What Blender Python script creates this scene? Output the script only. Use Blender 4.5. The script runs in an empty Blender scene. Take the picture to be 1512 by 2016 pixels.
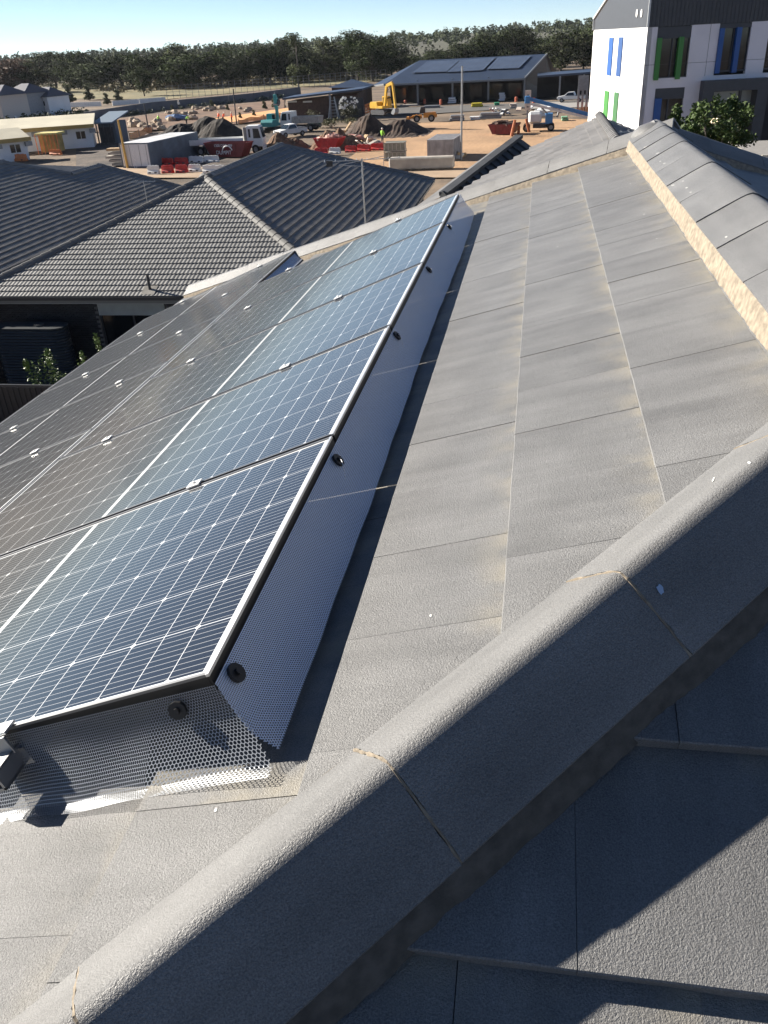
import bpy, bmesh, math, random
from mathutils import Vector, Matrix
R_ = random.Random(7)
rad = math.radians
scene = bpy.context.scene
COL = scene.collection
# ------------------------------------------------------------------ camera
CAM_Z = 12.0
CX = Vector((0.98546471, 0.16318967, -0.04720631))      # image right
CY = Vector((0.0402778, -0.49440347, -0.86829886))      # image down
CZ = Vector((-0.16503636, 0.85377652, -0.49379009))     # forward
FPX = 1631.8
cam_d = bpy.data.cameras.new('camera')
cam = bpy.data.objects.new('camera', cam_d); COL.objects.link(cam)
m3 = Matrix((CX, -CY, -CZ)).transposed()
cam.matrix_world = Matrix.Translation((0, 0, CAM_Z)) @ m3.to_4x4()
cam_d.sensor_fit = 'VERTICAL'; cam_d.sensor_height = 36.0
cam_d.lens = 36.0 * FPX / 2016.0
cam_d.clip_start = 0.02; cam_d.clip_end = 6000
scene.camera = cam
# ------------------------------------------------------------------ light
SUN_EL, SUN_AZ = 24.6, 73.0          # azimuth measured from +Y towards -X
SD = Vector((-math.sin(rad(SUN_AZ)) * math.cos(rad(SUN_EL)), math.cos(rad(SUN_AZ)) * math.cos(rad(SUN_EL)), math.sin(rad(SUN_EL))))
world = bpy.data.worlds.new('World'); scene.world = world; world.use_nodes = True
wn = world.node_tree; wn.nodes.clear()
wo = wn.nodes.new('ShaderNodeOutputWorld'); wb = wn.nodes.new('ShaderNodeBackground'); ws = wn.nodes.new('ShaderNodeTexSky')
ws.sky_type = 'NISHITA'; ws.sun_disc = False; ws.sun_elevation = rad(SUN_EL); ws.sun_rotation = rad(360 - SUN_AZ)
ws.altitude = 50; ws.air_density = 0.45; ws.dust_density = 0.0; ws.ozone_density = 1.0
wb.inputs[1].default_value = 0.05
wn.links.new(ws.outputs[0], wb.inputs[0]); wn.links.new(wb.outputs[0], wo.inputs[0])
sl = bpy.data.lights.new('sun', 'SUN'); sl.energy = 5.0; sl.angle = rad(0.5); sl.color = (1.0, 0.93, 0.82)
so = bpy.data.objects.new('sun', sl); COL.objects.link(so); so.location = SD * 50 + Vector((0, 0, 12))
so.rotation_euler = (-SD).to_track_quat('-Z', 'Y').to_euler()
vs = scene.view_settings
vs.view_transform = 'Standard'; vs.look = 'None'; vs.gamma = 1.0; vs.use_curve_mapping = False; vs.exposure = 1.42
scene.cycles.use_denoising = True
scene.cycles.max_bounces = 6; scene.cycles.transparent_max_bounces = 8

# ------------------------------------------------------------------ helpers
def ray(px, py):
    return (CX * (px - 756.0) + CY * (py - 1008.0) + CZ * FPX).normalized()
C0 = Vector((0, 0, CAM_Z))
def G(px, py, z=0.0):
    d = ray(px, py); return C0 + d * ((z - CAM_Z) / d.z)
def PY(px, py, y):
    d = ray(px, py); return C0 + d * (y / d.y)
def PP(px, py, p, n):
    d = ray(px, py); return C0 + d * ((Vector(p) - C0).dot(n) / d.dot(n))

MATS = {}
def mat(name, col, rough=0.6, metal=0.0, var=0.0, vscale=3.0, bump=0.0, bscale=60.0, spec=0.5, coat=0.0, col2=None, alpha=None, emit=None, coords='Object', rnd=0.0, detail=4.0):
    if name in MATS: return MATS[name]
    m = bpy.data.materials.new(name); m.use_nodes = True
    nt = m.node_tree; b = nt.nodes['Principled BSDF']
    c4 = (col[0], col[1], col[2], 1)
    b.inputs['Base Color'].default_value = c4
    b.inputs['Roughness'].default_value = rough; b.inputs['Metallic'].default_value = metal
    b.inputs['Specular IOR Level'].default_value = spec; b.inputs['Coat Weight'].default_value = coat
    tc = nt.nodes.new('ShaderNodeTexCoord')
    if var > 0 or col2 or rnd > 0:
        no = nt.nodes.new('ShaderNodeTexNoise'); no.inputs['Scale'].default_value = vscale; no.inputs['Detail'].default_value = detail
        nt.links.new(tc.outputs[coords], no.inputs['Vector'])
        rp = nt.nodes.new('ShaderNodeValToRGB')
        ca = [max(0, x * (1 - var)) for x in col]; cb = list(col2) if col2 else [min(1, x * (1 + var)) for x in col]
        rp.color_ramp.elements[0].color = (*ca, 1); rp.color_ramp.elements[0].position = 0.33
        rp.color_ramp.elements[1].color = (*cb, 1); rp.color_ramp.elements[1].position = 0.67
        nt.links.new(no.outputs['Fac'], rp.inputs[0]); out = rp.outputs[0]
        if rnd > 0:
            oi = nt.nodes.new('ShaderNodeObjectInfo'); mr = nt.nodes.new('ShaderNodeMapRange')
            mr.inputs[3].default_value = 1 - rnd; mr.inputs[4].default_value = 1 + rnd
            nt.links.new(oi.outputs['Random'], mr.inputs[0])
            mx = nt.nodes.new('ShaderNodeMix'); mx.data_type = 'RGBA'; mx.blend_type = 'MULTIPLY'; mx.inputs[0].default_value = 1
            nt.links.new(out, mx.inputs[6]); nt.links.new(mr.outputs[0], mx.inputs[7]); out = mx.outputs[2]
        nt.links.new(out, b.inputs['Base Color'])
    if bump > 0:
        nb = nt.nodes.new('ShaderNodeTexNoise'); nb.inputs['Scale'].default_value = bscale; nb.inputs['Detail'].default_value = 3
        nt.links.new(tc.outputs[coords], nb.inputs['Vector'])
        bp = nt.nodes.new('ShaderNodeBump'); bp.inputs['Strength'].default_value = bump; bp.inputs['Distance'].default_value = 0.3 / bscale
        nt.links.new(nb.outputs['Fac'], bp.inputs['Height']); nt.links.new(bp.outputs[0], b.inputs['Normal'])
    if emit:
        b.inputs['Emission Color'].default_value = (*emit[0], 1); b.inputs['Emission Strength'].default_value = emit[1]
    MATS[name] = m
    return m

class MB:
    """collects faces of one part; build() links it as one mesh object"""
    def __init__(s): s.v = []; s.f = []; s.mi = []; s.cur = 0
    def quad(s, a, b, c, d): s.poly((a, b, c, d))
    def poly(s, pts):
        i = len(s.v); s.v += [tuple(p) for p in pts]; s.f.append(tuple(range(i, i + len(pts)))); s.mi.append(s.cur)
    def box(s, c, d, rz=0.0, M=None, taper=1.0):
        hx, hy, hz = d[0] / 2, d[1] / 2, d[2] / 2
        i = len(s.v); cs, sn = math.cos(rz), math.sin(rz)
        for z in (-1, 1):
            k = taper if z > 0 else 1.0
            for x, y in ((-1, -1), (1, -1), (1, 1), (-1, 1)):
                p = Vector((x * hx * k, y * hy * k, z * hz))
                p = Vector((p.x * cs - p.y * sn, p.x * sn + p.y * cs, p.z)) if M is None else M @ p
                s.v.append((p.x + c[0], p.y + c[1], p.z + c[2]))
        for q in ((0, 3, 2, 1), (4, 5, 6, 7), (0, 1, 5, 4), (1, 2, 6, 5), (2, 3, 7, 6), (3, 0, 4, 7)):
            s.f.append(tuple(i + t for t in q)); s.mi.append(s.cur)
        return s
    def beam(s, a, b, w, h=None, up=(0, 0, 1)):
        a, b = Vector(a), Vector(b); d = (b - a); L = d.length; d.normalize(); h = h or w
        u = Vector(up)
        if abs(d.dot(u)) > 0.98: u = Vector((0, 1, 0))
        sx = d.cross(u).normalized(); sz = sx.cross(d)
        s.box((a + b) / 2, (L, w, h), M=Matrix((d, sx * 1, sz)).transposed()); return s
    def tube(s, pts, r, n=8, cap=True):
        pts = [Vector(p) for p in pts]; rs = r if isinstance(r, (list, tuple)) else [r] * len(pts)
        base = len(s.v); pu = None
        for k, p in enumerate(pts):
            d = (pts[min(k + 1, len(pts) - 1)] - pts[max(k - 1, 0)]).normalized()
            u = Vector((0, 0, 1)) if abs(d.z) < 0.95 else Vector((1, 0, 0))
            if pu is not None: u = pu
            sx = d.cross(u).normalized(); u = sx.cross(d).normalized(); pu = u
            for j in range(n):
                a = 2 * math.pi * j / n
                s.v.append(tuple(p + (sx * math.cos(a) + u * math.sin(a)) * rs[k]))
        for k in range(len(pts) - 1):
            for j in range(n):
                a = base + k * n + j; b = base + k * n + (j + 1) % n
                s.f.append((a, b, b + n, a + n)); s.mi.append(s.cur)
        if cap:
            s.f.append(tuple(base + j for j in range(n))); s.mi.append(s.cur)
            e = base + (len(pts) - 1) * n
            s.f.append(tuple(e + j for j in reversed(range(n)))); s.mi.append(s.cur)
        return s
    def prism(s, prof, axis_a, axis_b, o, ext):
        """profile points (a,b) in plane axis_a/axis_b at origin o, extruded by vector ext"""
        A, B, O, E = Vector(axis_a), Vector(axis_b), Vector(o), Vector(ext)
        p = [O + A * a + B * b for a, b in prof]; q = [x + E for x in p]; n = len(p)
        i = len(s.v); s.v += [tuple(x) for x in p + q]
        s.f.append(tuple(i + j for j in range(n))); s.mi.append(s.cur)
        s.f.append(tuple(i + n + j for j in reversed(range(n)))); s.mi.append(s.cur)
        for j in range(n):
            k = (j + 1) % n; s.f.append((i + j, i + n + j, i + n + k, i + k)); s.mi.append(s.cur)
        return s
    def blob(s, c, r, n=10, m=6, jit=0.12, rnd=R_):
        i = len(s.v)
        for a in range(m + 1):
            th = math.pi * a / m
            for b in range(n):
                ph = 2 * math.pi * b / n
                k = 1 + rnd.uniform(-jit, jit)
                s.v.append((c[0] + r[0] * k * math.sin(th) * math.cos(ph), c[1] + r[1] * k * math.sin(th) * math.sin(ph), c[2] + r[2] * k * math.cos(th)))
        for a in range(m):
            for b in range(n):
                s.f.append((i + a * n + b, i + (a + 1) * n + b, i + (a + 1) * n + (b + 1) % n, i + a * n + (b + 1) % n)); s.mi.append(s.cur)
        return s
    def build(s, name, material, parent=None, smooth=False, recalc=False, bevel=0.0):
        me = bpy.data.meshes.new(name); me.from_pydata(s.v, [], s.f)
        ms = material if isinstance(material, (list, tuple)) else [material]
        for mm in ms: me.materials.append(mm)
        if len(ms) > 1: me.polygons.foreach_set('material_index', s.mi)
        if recalc or bevel > 0:
            bm = bmesh.new(); bm.from_mesh(me)
            bmesh.ops.recalc_face_normals(bm, faces=bm.faces)
            if bevel > 0:
                es = [e for e in bm.edges if len(e.link_faces) == 2 and e.calc_face_angle(0) > 0.6]
                bmesh.ops.bevel(bm, geom=es, offset=bevel, segments=1, affect='EDGES', profile=0.5, clamp_overlap=True)
            bm.to_mesh(me); bm.free()
        if smooth: me.polygons.foreach_set('use_smooth', [True] * len(me.polygons))
        me.update()
        o = bpy.data.objects.new(name, me); COL.objects.link(o)
        if parent: o.parent = parent
        return o

def tag(o, label=None, cat=None, group=None, kind=None):
    if label: o['label'] = label
    if cat: o['category'] = cat
    if group: o['group'] = group
    if kind: o['kind'] = kind
    return o
def thing(name, loc, label, cat, group=None, rz=0.0):
    o = bpy.data.objects.new(name, None); COL.objects.link(o); o.location = loc; o.rotation_euler = (0, 0, rz)
    o.empty_display_size = 0.2
    return tag(o, label, cat, group)
def inst(name, me, parent, mw):
    o = bpy.data.objects.new(name, me); COL.objects.link(o)
    if parent: o.parent = parent
    o.matrix_local = mw
    return o
def copy_tree(o, parent=None):
    c = o.copy(); COL.objects.link(c); c.parent = parent
    for ch in o.children: copy_tree(ch, c)
    return c

# ------------------------------------------------------------------ terrain and sky floor
def ground_z(x, y):
    def st(a, b, t): t = max(0, min(1, (t - a) / (b - a))); return t * t * (3 - 2 * t)
    z = 4.2 + (1.2 - 4.2) * st(10, 20, y) - 1.2 * st(50, 62, y)
    if y > 300: z += 0
    return z
def build_ground():
    mb = MB()
    xs = [-3000, -1200, -500, -300, -200] + [x for x in range(-160, 101, 6)] + [140, 200, 400, 900, 3000]
    ys = [-400, -60, -20, 0] + [y for y in range(8, 70, 4)] + [y for y in range(74, 320, 6)] + [360, 420, 500, 700, 1000, 1600, 4000]
    idx = {}
    rr = random.Random(3)
    for j, y in enumerate(ys):
        for i, x in enumerate(xs):
            z = ground_z(x, y)
            if 66 < y < 300 and -160 < x < 100: z += rr.uniform(-.1, .1)
            idx[i, j] = len(mb.v); mb.v.append((x, y, z))
    for j in range(len(ys) - 1):
        for i in range(len(xs) - 1):
            mb.f.append((idx[i, j], idx[i + 1, j], idx[i + 1, j + 1], idx[i, j + 1])); mb.mi.append(0)
    m = mat('soil', (.105, .075, .050), .95, var=.35, vscale=.12, col2=(.22, .155, .10), bump=.6, bscale=1.5, detail=8)
    return tag(mb.build('ground', m, smooth=True), kind='structure')
build_ground()
# ------------------------------------------------------------------ own roof
TR = rad(19.5); TT = math.tan(TR); DN = .865
Z0 = CAM_Z - DN / math.cos(TR) - .024
XR = .765                                     # ridge X
HC = .966                                     # near hip: Y = X + HC
def zA(x): return Z0 + x * TT
ZR = zA(XR)
FH0 = Vector((XR, 6.10, ZR)); FHD = Vector((-1, .40, -TT))      # far hip
GA, GW = .32, .30
def roof_mat(name, base, beige):
    m = bpy.data.materials.new(name); m.use_nodes = True; nt = m.node_tree; b = nt.nodes['Principled BSDF']
    L = nt.links; N = nt.nodes.new
    tc = N('ShaderNodeTexCoord'); oi = N('ShaderNodeObjectInfo')
    add = N('ShaderNodeVectorMath'); add.operation = 'ADD'; sc = N('ShaderNodeVectorMath'); sc.operation = 'SCALE'
    cmb = N('ShaderNodeCombineXYZ'); L.new(oi.outputs['Random'], cmb.inputs[0]); L.new(oi.outputs['Random'], cmb.inputs[1])
    L.new(cmb.outputs[0], sc.inputs[0]); sc.inputs['Scale'].default_value = 37.0
    L.new(tc.outputs['Object'], add.inputs[0]); L.new(sc.outputs[0], add.inputs[1])
    def noise(scale, detail, vec=None, rough=.5):
        n = N('ShaderNodeTexNoise'); n.inputs['Scale'].default_value = scale; n.inputs['Detail'].default_value = detail
        n.inputs['Roughness'].default_value = rough
        L.new(vec or add.outputs[0], n.inputs['Vector']); return n
    # streaks running down the slope (local x = up slope)
    mp = N('ShaderNodeMapping'); mp.inputs['Scale'].default_value = (1.2, 14, 1); L.new(add.outputs[0], mp.inputs[0])
    st = noise(1.0, 3, mp.outputs[0]); bl = noise(5, 4); gr = noise(420, 2)
    r1 = N('ShaderNodeValToRGB'); r1.color_ramp.elements[0].position = .3; r1.color_ramp.elements[1].position = .72
    r1.color_ramp.elements[0].color = (*[x * .80 for x in base], 1); r1.color_ramp.elements[1].color = (*[x * 1.34 for x in base], 1)
    mixf = N('ShaderNodeMath'); mixf.operation = 'ADD'; hb = N('ShaderNodeMath'); hb.operation = 'MULTIPLY'; hb.inputs[1].default_value = .5
    ha = N('ShaderNodeMath'); ha.operation = 'MULTIPLY'; ha.inputs[1].default_value = .5
    L.new(st.outputs['Fac'], ha.inputs[0]); L.new(bl.outputs['Fac'], hb.inputs[0]); L.new(ha.outputs[0], mixf.inputs[0]); L.new(hb.outputs[0], mixf.inputs[1])
    L.new(mixf.outputs[0], r1.inputs[0])
    # speckle
    r2 = N('ShaderNodeMapRange'); r2.inputs[1].default_value = .3; r2.inputs[2].default_value = .7; r2.inputs[3].default_value = .68; r2.inputs[4].default_value = 1.3
    L.new(gr.outputs['Fac'], r2.inputs[0])
    mx = N('ShaderNodeMix'); mx.data_type = 'RGBA'; mx.blend_type = 'MULTIPLY'; mx.inputs[0].default_value = 1
    L.new(r1.outputs[0], mx.inputs[6]); L.new(r2.outputs[0], mx.inputs[7])
    out = mx.outputs[2]
    if beige:                                  # lime bloom washed out from under the course above
        sx = N('ShaderNodeSeparateXYZ'); L.new(tc.outputs['Object'], sx.inputs[0])
        mr = N('ShaderNodeMapRange'); mr.inputs[1].default_value = .20; mr.inputs[2].default_value = .318; L.new(sx.outputs[0], mr.inputs[0])
        pw = N('ShaderNodeMath'); pw.operation = 'POWER'; pw.inputs[1].default_value = 2.2; L.new(mr.outputs[0], pw.inputs[0])
        n3 = noise(9, 3); r3 = N('ShaderNodeMapRange'); r3.inputs[1].default_value = .42; r3.inputs[2].default_value = .62
        L.new(n3.outputs['Fac'], r3.inputs[0])
        mu = N('ShaderNodeMath'); mu.operation = 'MULTIPLY'; L.new(pw.outputs[0], mu.inputs[0]); L.new(r3.outputs[0], mu.inputs[1])
        mu2 = N('ShaderNodeMath'); mu2.operation = 'MULTIPLY'; mu2.inputs[1].default_value = .48; L.new(mu.outputs[0], mu2.inputs[0])
        m2 = N('ShaderNodeMix'); m2.data_type = 'RGBA'; m2.inputs[7].default_value = (.32, .285, .215, 1)
        L.new(mu2.outputs[0], m2.inputs[0]); L.new(out, m2.inputs[6]); out = m2.outputs[2]
    # per tile tone
    t = N('ShaderNodeMapRange'); t.inputs[3].default_value = .95; t.inputs[4].default_value = 1.05; L.new(oi.outputs['Random'], t.inputs[0])
    m4 = N('ShaderNodeMix'); m4.data_type = 'RGBA'; m4.blend_type = 'MULTIPLY'; m4.inputs[0].default_value = 1
    L.new(out, m4.inputs[6]); L.new(t.outputs[0], m4.inputs[7]); L.new(m4.outputs[2], b.inputs['Base Color'])
    b.inputs['Roughness'].default_value = .42; b.inputs['Specular IOR Level'].default_value = .30
    g1 = noise(620, 2, rough=.65); g2 = noise(300, 1)
    ad = N('ShaderNodeMath'); ad.operation = 'ADD'; L.new(g1.outputs['Fac'], ad.inputs[0]); L.new(g2.outputs['Fac'], ad.inputs[1])
    bp = N('ShaderNodeBump'); bp.inputs['Strength'].default_value = .62; bp.inputs['Distance'].default_value = .0026
    L.new(ad.outputs[0], bp.inputs['Height']); L.new(bp.outputs[0], b.inputs['Normal'])
    MATS[name] = m
    return m
M_TILE = roof_mat('concrete_tile', (.158, .157, .156), True)
M_CAP = roof_mat('concrete_cap', (.158, .157, .156), False)
M_MORT = mat('bedding_mortar', (.225, .188, .142), .95, var=.28, vscale=45, bump=1.0, bscale=160, detail=10)
house = thing('house', (-1.5, 3.5, 4.2), 'grey concrete tiled roof in the foreground carrying the solar panels', 'house')
HM = Matrix.Translation(-Vector(house.location))

def tile_bm(w=GW, clip=None, M=None):
    """tile in local coordinates: x up slope, y along the course, z out of the roof"""
    bm = bmesh.new()
    L_, th = .395, .022
    top = lambda s: .036 - .024 * s / GA
    hw = w / 2 - .0005
    segs = 5
    rr = random.Random(5)
    vs_ = []
    for zz in (0, 1):
        row = []
        for k in range(segs + 1):
            y = -hw + 2 * hw * k / segs
            j = (rr.uniform(-.0012, .0012)) if 0 < k < segs else 0
            row.append((bm.verts.new((j, y, top(0) - zz * th)), bm.verts.new((L_, y, top(L_) - zz * th))))
        vs_.append(row)
    for k in range(segs):
        a, b = vs_[0][k], vs_[0][k + 1]; c, d = vs_[1][k], vs_[1][k + 1]
        bm.faces.new((a[0], b[0], b[1], a[1])); bm.faces.new((c[0], c[1], d[1], d[0]))
        bm.faces.new((a[0], c[0], d[0], b[0])); bm.faces.new((a[1], b[1], d[1], c[1]))
    for k in (0, segs):
        a, c = vs_[0][k], vs_[1][k]
        bm.faces.new((a[0], a[1], c[1], c[0]))
    bmesh.ops.recalc_face_normals(bm, faces=bm.faces)
    es = [e for e in bm.edges if len(e.link_faces) == 2 and e.calc_face_angle(0) > .7 and e.verts[0].co.z > .0 and max(v.co.x for v in e.verts) < .41]
    es = [e for e in es if all(abs(v.co.z - top(v.co.x)) < 1e-4 and v.co.x < .01 for v in e.verts)]
    bmesh.ops.bevel(bm, geom=es, offset=.0022, segments=1, affect='EDGES', profile=.5)
    return bm
def mesh_of(bm, name, m):
    me = bpy.data.meshes.new(name); bm.to_mesh(me); me.materials.append(m); return me
TILE_ME = mesh_of(tile_bm(), 'roof_tile', M_TILE)
def face_tiles(origin, up, along, ncourse, s0, offs, u0, u1, clips, hidden=None, mat_=None, rnd=random.Random(11)):
    """courses of tiles on a roof face. up = unit vector up the slope, along = unit vector along the course"""
    nrm = up.cross(along).normalized()
    if nrm.z < 0: nrm = -nrm
    stuff = []
    for c in range(ncourse):
        s = s0 + c * GA
        off = offs(c)
        k0 = int(math.floor((u0 - off) / GW)); k1 = int(math.ceil((u1 - off) / GW))
        for k in range(k0, k1):
            u = off + (k + .5) * GW
            o = origin + up * s + along * u + nrm * rnd.uniform(-.0008, .0008)
            rot = Matrix((up, along, nrm)).transposed()
            rot = rot @ Matrix.Rotation(rnd.uniform(-.002, .002), 3, 'Z') @ Matrix.Rotation(rnd.uniform(-.0022, .0022), 3, 'X')
            M = Matrix.Translation(o) @ rot.to_4x4()
            cor = [M @ Vector((x, y, .02)) for x in (0, .395) for y in (-.15, .15)]
            st = 0
            for p, n in clips:
                d = [(q - p).dot(n) for q in cor]
                if min(d) > 0: st = 2; break
                if max(d) > 0: st = 1
            if st == 2: continue
            if st == 0:
                if hidden and hidden(o): stuff.append((TILE_ME, M)); continue
                inst('roof_tile', TILE_ME, house, HM @ M)
            else:
                bm = tile_bm(); Mi = M.inverted()
                for p, n in clips:
                    g = bm.verts[:] + bm.edges[:] + bm.faces[:]
                    r = bmesh.ops.bisect_plane(bm, geom=g, plane_co=Mi @ p, plane_no=(Mi.to_3x3() @ n).normalized(), clear_outer=True)
                    ed = [e for e in r['geom_cut'] if isinstance(e, bmesh.types.BMEdge)]
                    if ed:
                        try: bmesh.ops.contextual_create(bm, geom=ed)
                        except Exception: pass
                if len(bm.faces) < 3: bm.free(); continue
                me = mesh_of(bm, 'roof_tile', M_TILE); bm.free()
                if hidden and hidden(o): stuff.append((me, M)); continue
                inst('roof_tile', me, house, HM @ M)
    return stuff
UPA = Vector((math.cos(TR), 0, math.sin(TR))); AY = Vector((0, 1, 0))
O_A = Vector((0, 0, Z0))
hipN = Vector((1, -1, 0)).normalized()          # outward from face A across the near hip
hipP = Vector((0, HC, 0)) - hipN * .012
fhN = Vector((.40, 1, 0)).normalized(); fhP = Vector((FH0.x, FH0.y, 0)) - fhN * .012
rdN = Vector((1, 0, 0)); rdP = Vector((XR - .012, 0, 0))
# course lower edges measured along slope: ..., -.345, -.018, .31, .63
S_LINE2 = -.020
OFFS = {0: .216, 1: .13, -1: .056, 2: .01}
stA = face_tiles(O_A, UPA, AY, 15, S_LINE2 - 11 * GA, lambda c: OFFS.get(c - 11, .05 + .15 * (c % 2) + .03 * ((c * 7) % 5)), -.6, 9.5,
                 [(hipP, hipN), (fhP, fhN), (rdP, rdN)], hidden=lambda o: o.x < -.62 and o.y > .98)
# face B (towards the camera's own side)
UPB = Vector((0, math.cos(TR), math.sin(TR))); AX = Vector((1, 0, 0))
def zB(y): return Z0 + (y - HC) * TT
O_B = Vector((0, HC, Z0))
S_B = -.655
stB = face_tiles(O_B, UPB, AX, 12, S_B - 5 * GA, lambda c: .09 + .15 * (c % 2), -1.5, 2.4, [(hipP, -hipN), (Vector((0, XR + HC + .0, 0)), Vector((0, 1, 0)))], hidden=lambda o: o.y < -.75)
# face D (right of the ridge)
UPD = Vector((-math.cos(TR), 0, math.sin(TR)))
O_D = Vector((2 * XR, 0, Z0))
hip2N = Vector((-1, -1, 0)).normalized(); hip2P = Vector((XR, XR + HC, 0))
fdP = fhP.copy(); fdN = Vector((-.40, 1, 0)).normalized()
stD = face_tiles(O_D, UPD, AY, 8, .848 - 7.55 * GA, lambda c: .05 + .15 * (c % 2), 1.0, 8.4, [(hip2P, hip2N), (Vector((XR, 6.1, 0)), fdN), (Vector((XR + .012, 0, 0)), Vector((-1, 0, 0)))])
bm = bmesh.new()
for me, M in stA + stB + stD:
    t = bmesh.new(); t.from_mesh(me); t.transform(HM @ M); tm = bpy.data.meshes.new('t'); t.to_mesh(tm); t.free(); bm.from_mesh(tm); bpy.data.meshes.remove(tm)
me = mesh_of(bm, 'hidden_tiles', M_TILE); bm.free()
tag(inst('roof_tiles', me, house, Matrix()), kind='stuff')
# sarking below the tiles and the house walls
mb = MB()
e = .004
def A3(x, y): return (x + 1.5, y - 3.5, zA(x) - e - 4.2)
hx = -3.42
fy = lambda x: 6.10 + (XR - x) * .40
mb.poly([A3(XR, XR + HC), A3(XR, 6.1), A3(hx, fy(hx)), A3(hx, hx + HC)])
mb.poly([A3(XR, XR + HC), A3(hx, hx + HC), (XR + (XR - hx) + 1.5, hx + HC - 3.5, zA(hx) - e - 4.2)])
xr2 = XR + (XR - hx)
mb.poly([A3(XR, XR + HC), (xr2 + 1.5, hx + HC - 3.5, zA(hx) - e - 4.2), (xr2 + 1.5, fy(hx) - 3.5, zA(hx) - e - 4.2), A3(XR, 6.1)])
mb.poly([A3(XR, 6.1), (xr2 + 1.5, fy(hx) - 3.5, zA(hx) - e - 4.2), A3(hx, fy(hx))])
mb.build('sarking', mat('sarking', (.12, .12, .13), .8), house)
mb = MB(); y0, y1 = hx + HC + .45, fy(hx) - .45
mb.box((((hx + xr2) / 2) + 1.5, (y0 + y1) / 2 - 3.5, (zA(hx) - 4.2) / 2 - .1), (xr2 - hx - .9, y1 - y0, zA(hx) - 4.2 - .2))
mb.build('wall', mat('render_wall', (.5, .48, .45), .9, var=.08), house)

KC = .085
def cap_mesh(L, hw=.15, rise=.072, th=.016, seed=0, skew=0.0):
    mb = MB(); rr = random.Random(seed); ns, nl = 20, 6
    rows = []
    for under in (0, 1):
        for k in range(nl + 1):
            x = L * k / nl
            row = []
            for j in range(ns + 1):
                w = -1 + 2 * j / ns
                z = rise * (1 - (math.sqrt(w * w + KC * KC) - KC) / (math.sqrt(1 + KC * KC) - KC)) - under * th + .002 * (1 - x / L)
                jit = rr.uniform(-.0015, .0015) if k in (0, nl) else 0
                row.append(len(mb.v)); mb.v.append((x + jit, w * (hw - under * .004) * (1 + .008 * (1 - x / L)), z))
            rows.append(row)
    n1 = nl + 1
    for k in range(nl):
        for j in range(ns):
            a, b = rows[k], rows[k + 1]; mb.f.append((a[j], b[j], b[j + 1], a[j + 1])); mb.mi.append(0)
            a, b = rows[n1 + k], rows[n1 + k + 1]; mb.f.append((a[j], a[j + 1], b[j + 1], b[j])); mb.mi.append(0)
        mb.quad(*[mb.v[i_] for i_ in (rows[k][0], rows[n1 + k][0], rows[n1 + k + 1][0], rows[k + 1][0])])
        mb.quad(*[mb.v[i_] for i_ in (rows[k][ns], rows[k + 1][ns], rows[n1 + k + 1][ns], rows[n1 + k][ns])])
    for j in range(ns):
        mb.quad(*[mb.v[i_] for i_ in (rows[0][j], rows[0][j + 1], rows[n1][j + 1], rows[n1][j])])
        mb.quad(*[mb.v[i_] for i_ in (rows[nl][j], rows[n1 + nl][j], rows[n1 + nl][j + 1], rows[nl][j + 1])])
    me = bpy.data.meshes.new('cap'); me.from_pydata(mb.v, [], mb.f); me.materials.append(M_CAP)
    for k_, p in enumerate(me.polygons): p.use_smooth = len(set(p.vertices)) == 4 and max(p.vertices) < 2 * n1 * (ns + 1)
    return me
def cap_run(name, a, b, exposure, lift, start=0.0, hw=.15, rise=.072, parent=None, mort=(.05, .05), seed=1, bead=False, mm=None):
    """caps laid from the low end a to the high end b; each overlaps the one below"""
    a, b = Vector(a), Vector(b); d = (b - a); Lt = d.length; d.normalize()
    side = Vector((0, 0, 1)).cross(d).normalized(); up = d.cross(side)
    rr = random.Random(seed)
    mes = [cap_mesh(exposure - .0035, hw, rise, seed=seed * 10 + q) for q in range(3)]
    s = start; q = 0
    while s < Lt - .02:
        L_ = exposure
        o = a + d * s + up * (lift + rr.uniform(-.002, .0025))
        rot = Matrix((d, side, up)).transposed() @ Matrix.Rotation(rr.uniform(-.004, .004), 3, 'Z') @ Matrix.Rotation(rr.uniform(-.010, .010), 3, 'X')
        inst(name, mes[q % 3], parent or house, HM @ (Matrix.Translation(o) @ rot.to_4x4()))
        if bead:
            mbb = MB(); pts_ = []
            for j in range(21):
                w = -1 + j * .1; z = rise * (1 - (math.sqrt(w * w + KC * KC) - KC) / (math.sqrt(1 + KC * KC) - KC)) - .001
                pts_.append(HM @ (o + side * (w * hw) + up * z + d * (rr.uniform(-.001, .001) - .0018)))
            mbb.tube(pts_, [rr.uniform(.0018, .0040) for _ in pts_], 5); mbb.build('joint_mortar', M_MORT, parent or house)
        s += exposure; q += 1
    # mortar bed, ragged, on both sides
    for sg in (-1, 1):
        mb = MB(); n = int(Lt / .012); base = None
        wv = 0
        for k in range(n + 1):
            p = a + d * (Lt * k / n)
            wv = wv * .8 + rr.uniform(-.0022, .0022)
            drop = mort[0]; out = mort[1] + wv
            p1 = p + side * sg * (hw - .012) + up * (lift + .004)
            p2 = p + side * sg * (hw + .004 + rr.uniform(-.002, .002)) + up * (lift - .008)
            p3 = p + side * sg * (hw + out) + up * (lift - drop)
            i = len(mb.v); mb.v += [tuple(HM @ x) for x in (p1, p2, p3)]
            if k:
                mb.f.append((i - 3, i, i + 1, i - 2)); mb.f.append((i - 2, i + 1, i + 2, i - 1)); mb.mi += [0, 0]
        mb.build('mortar_bed', mm or M_MORT, parent or house, smooth=True)
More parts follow.
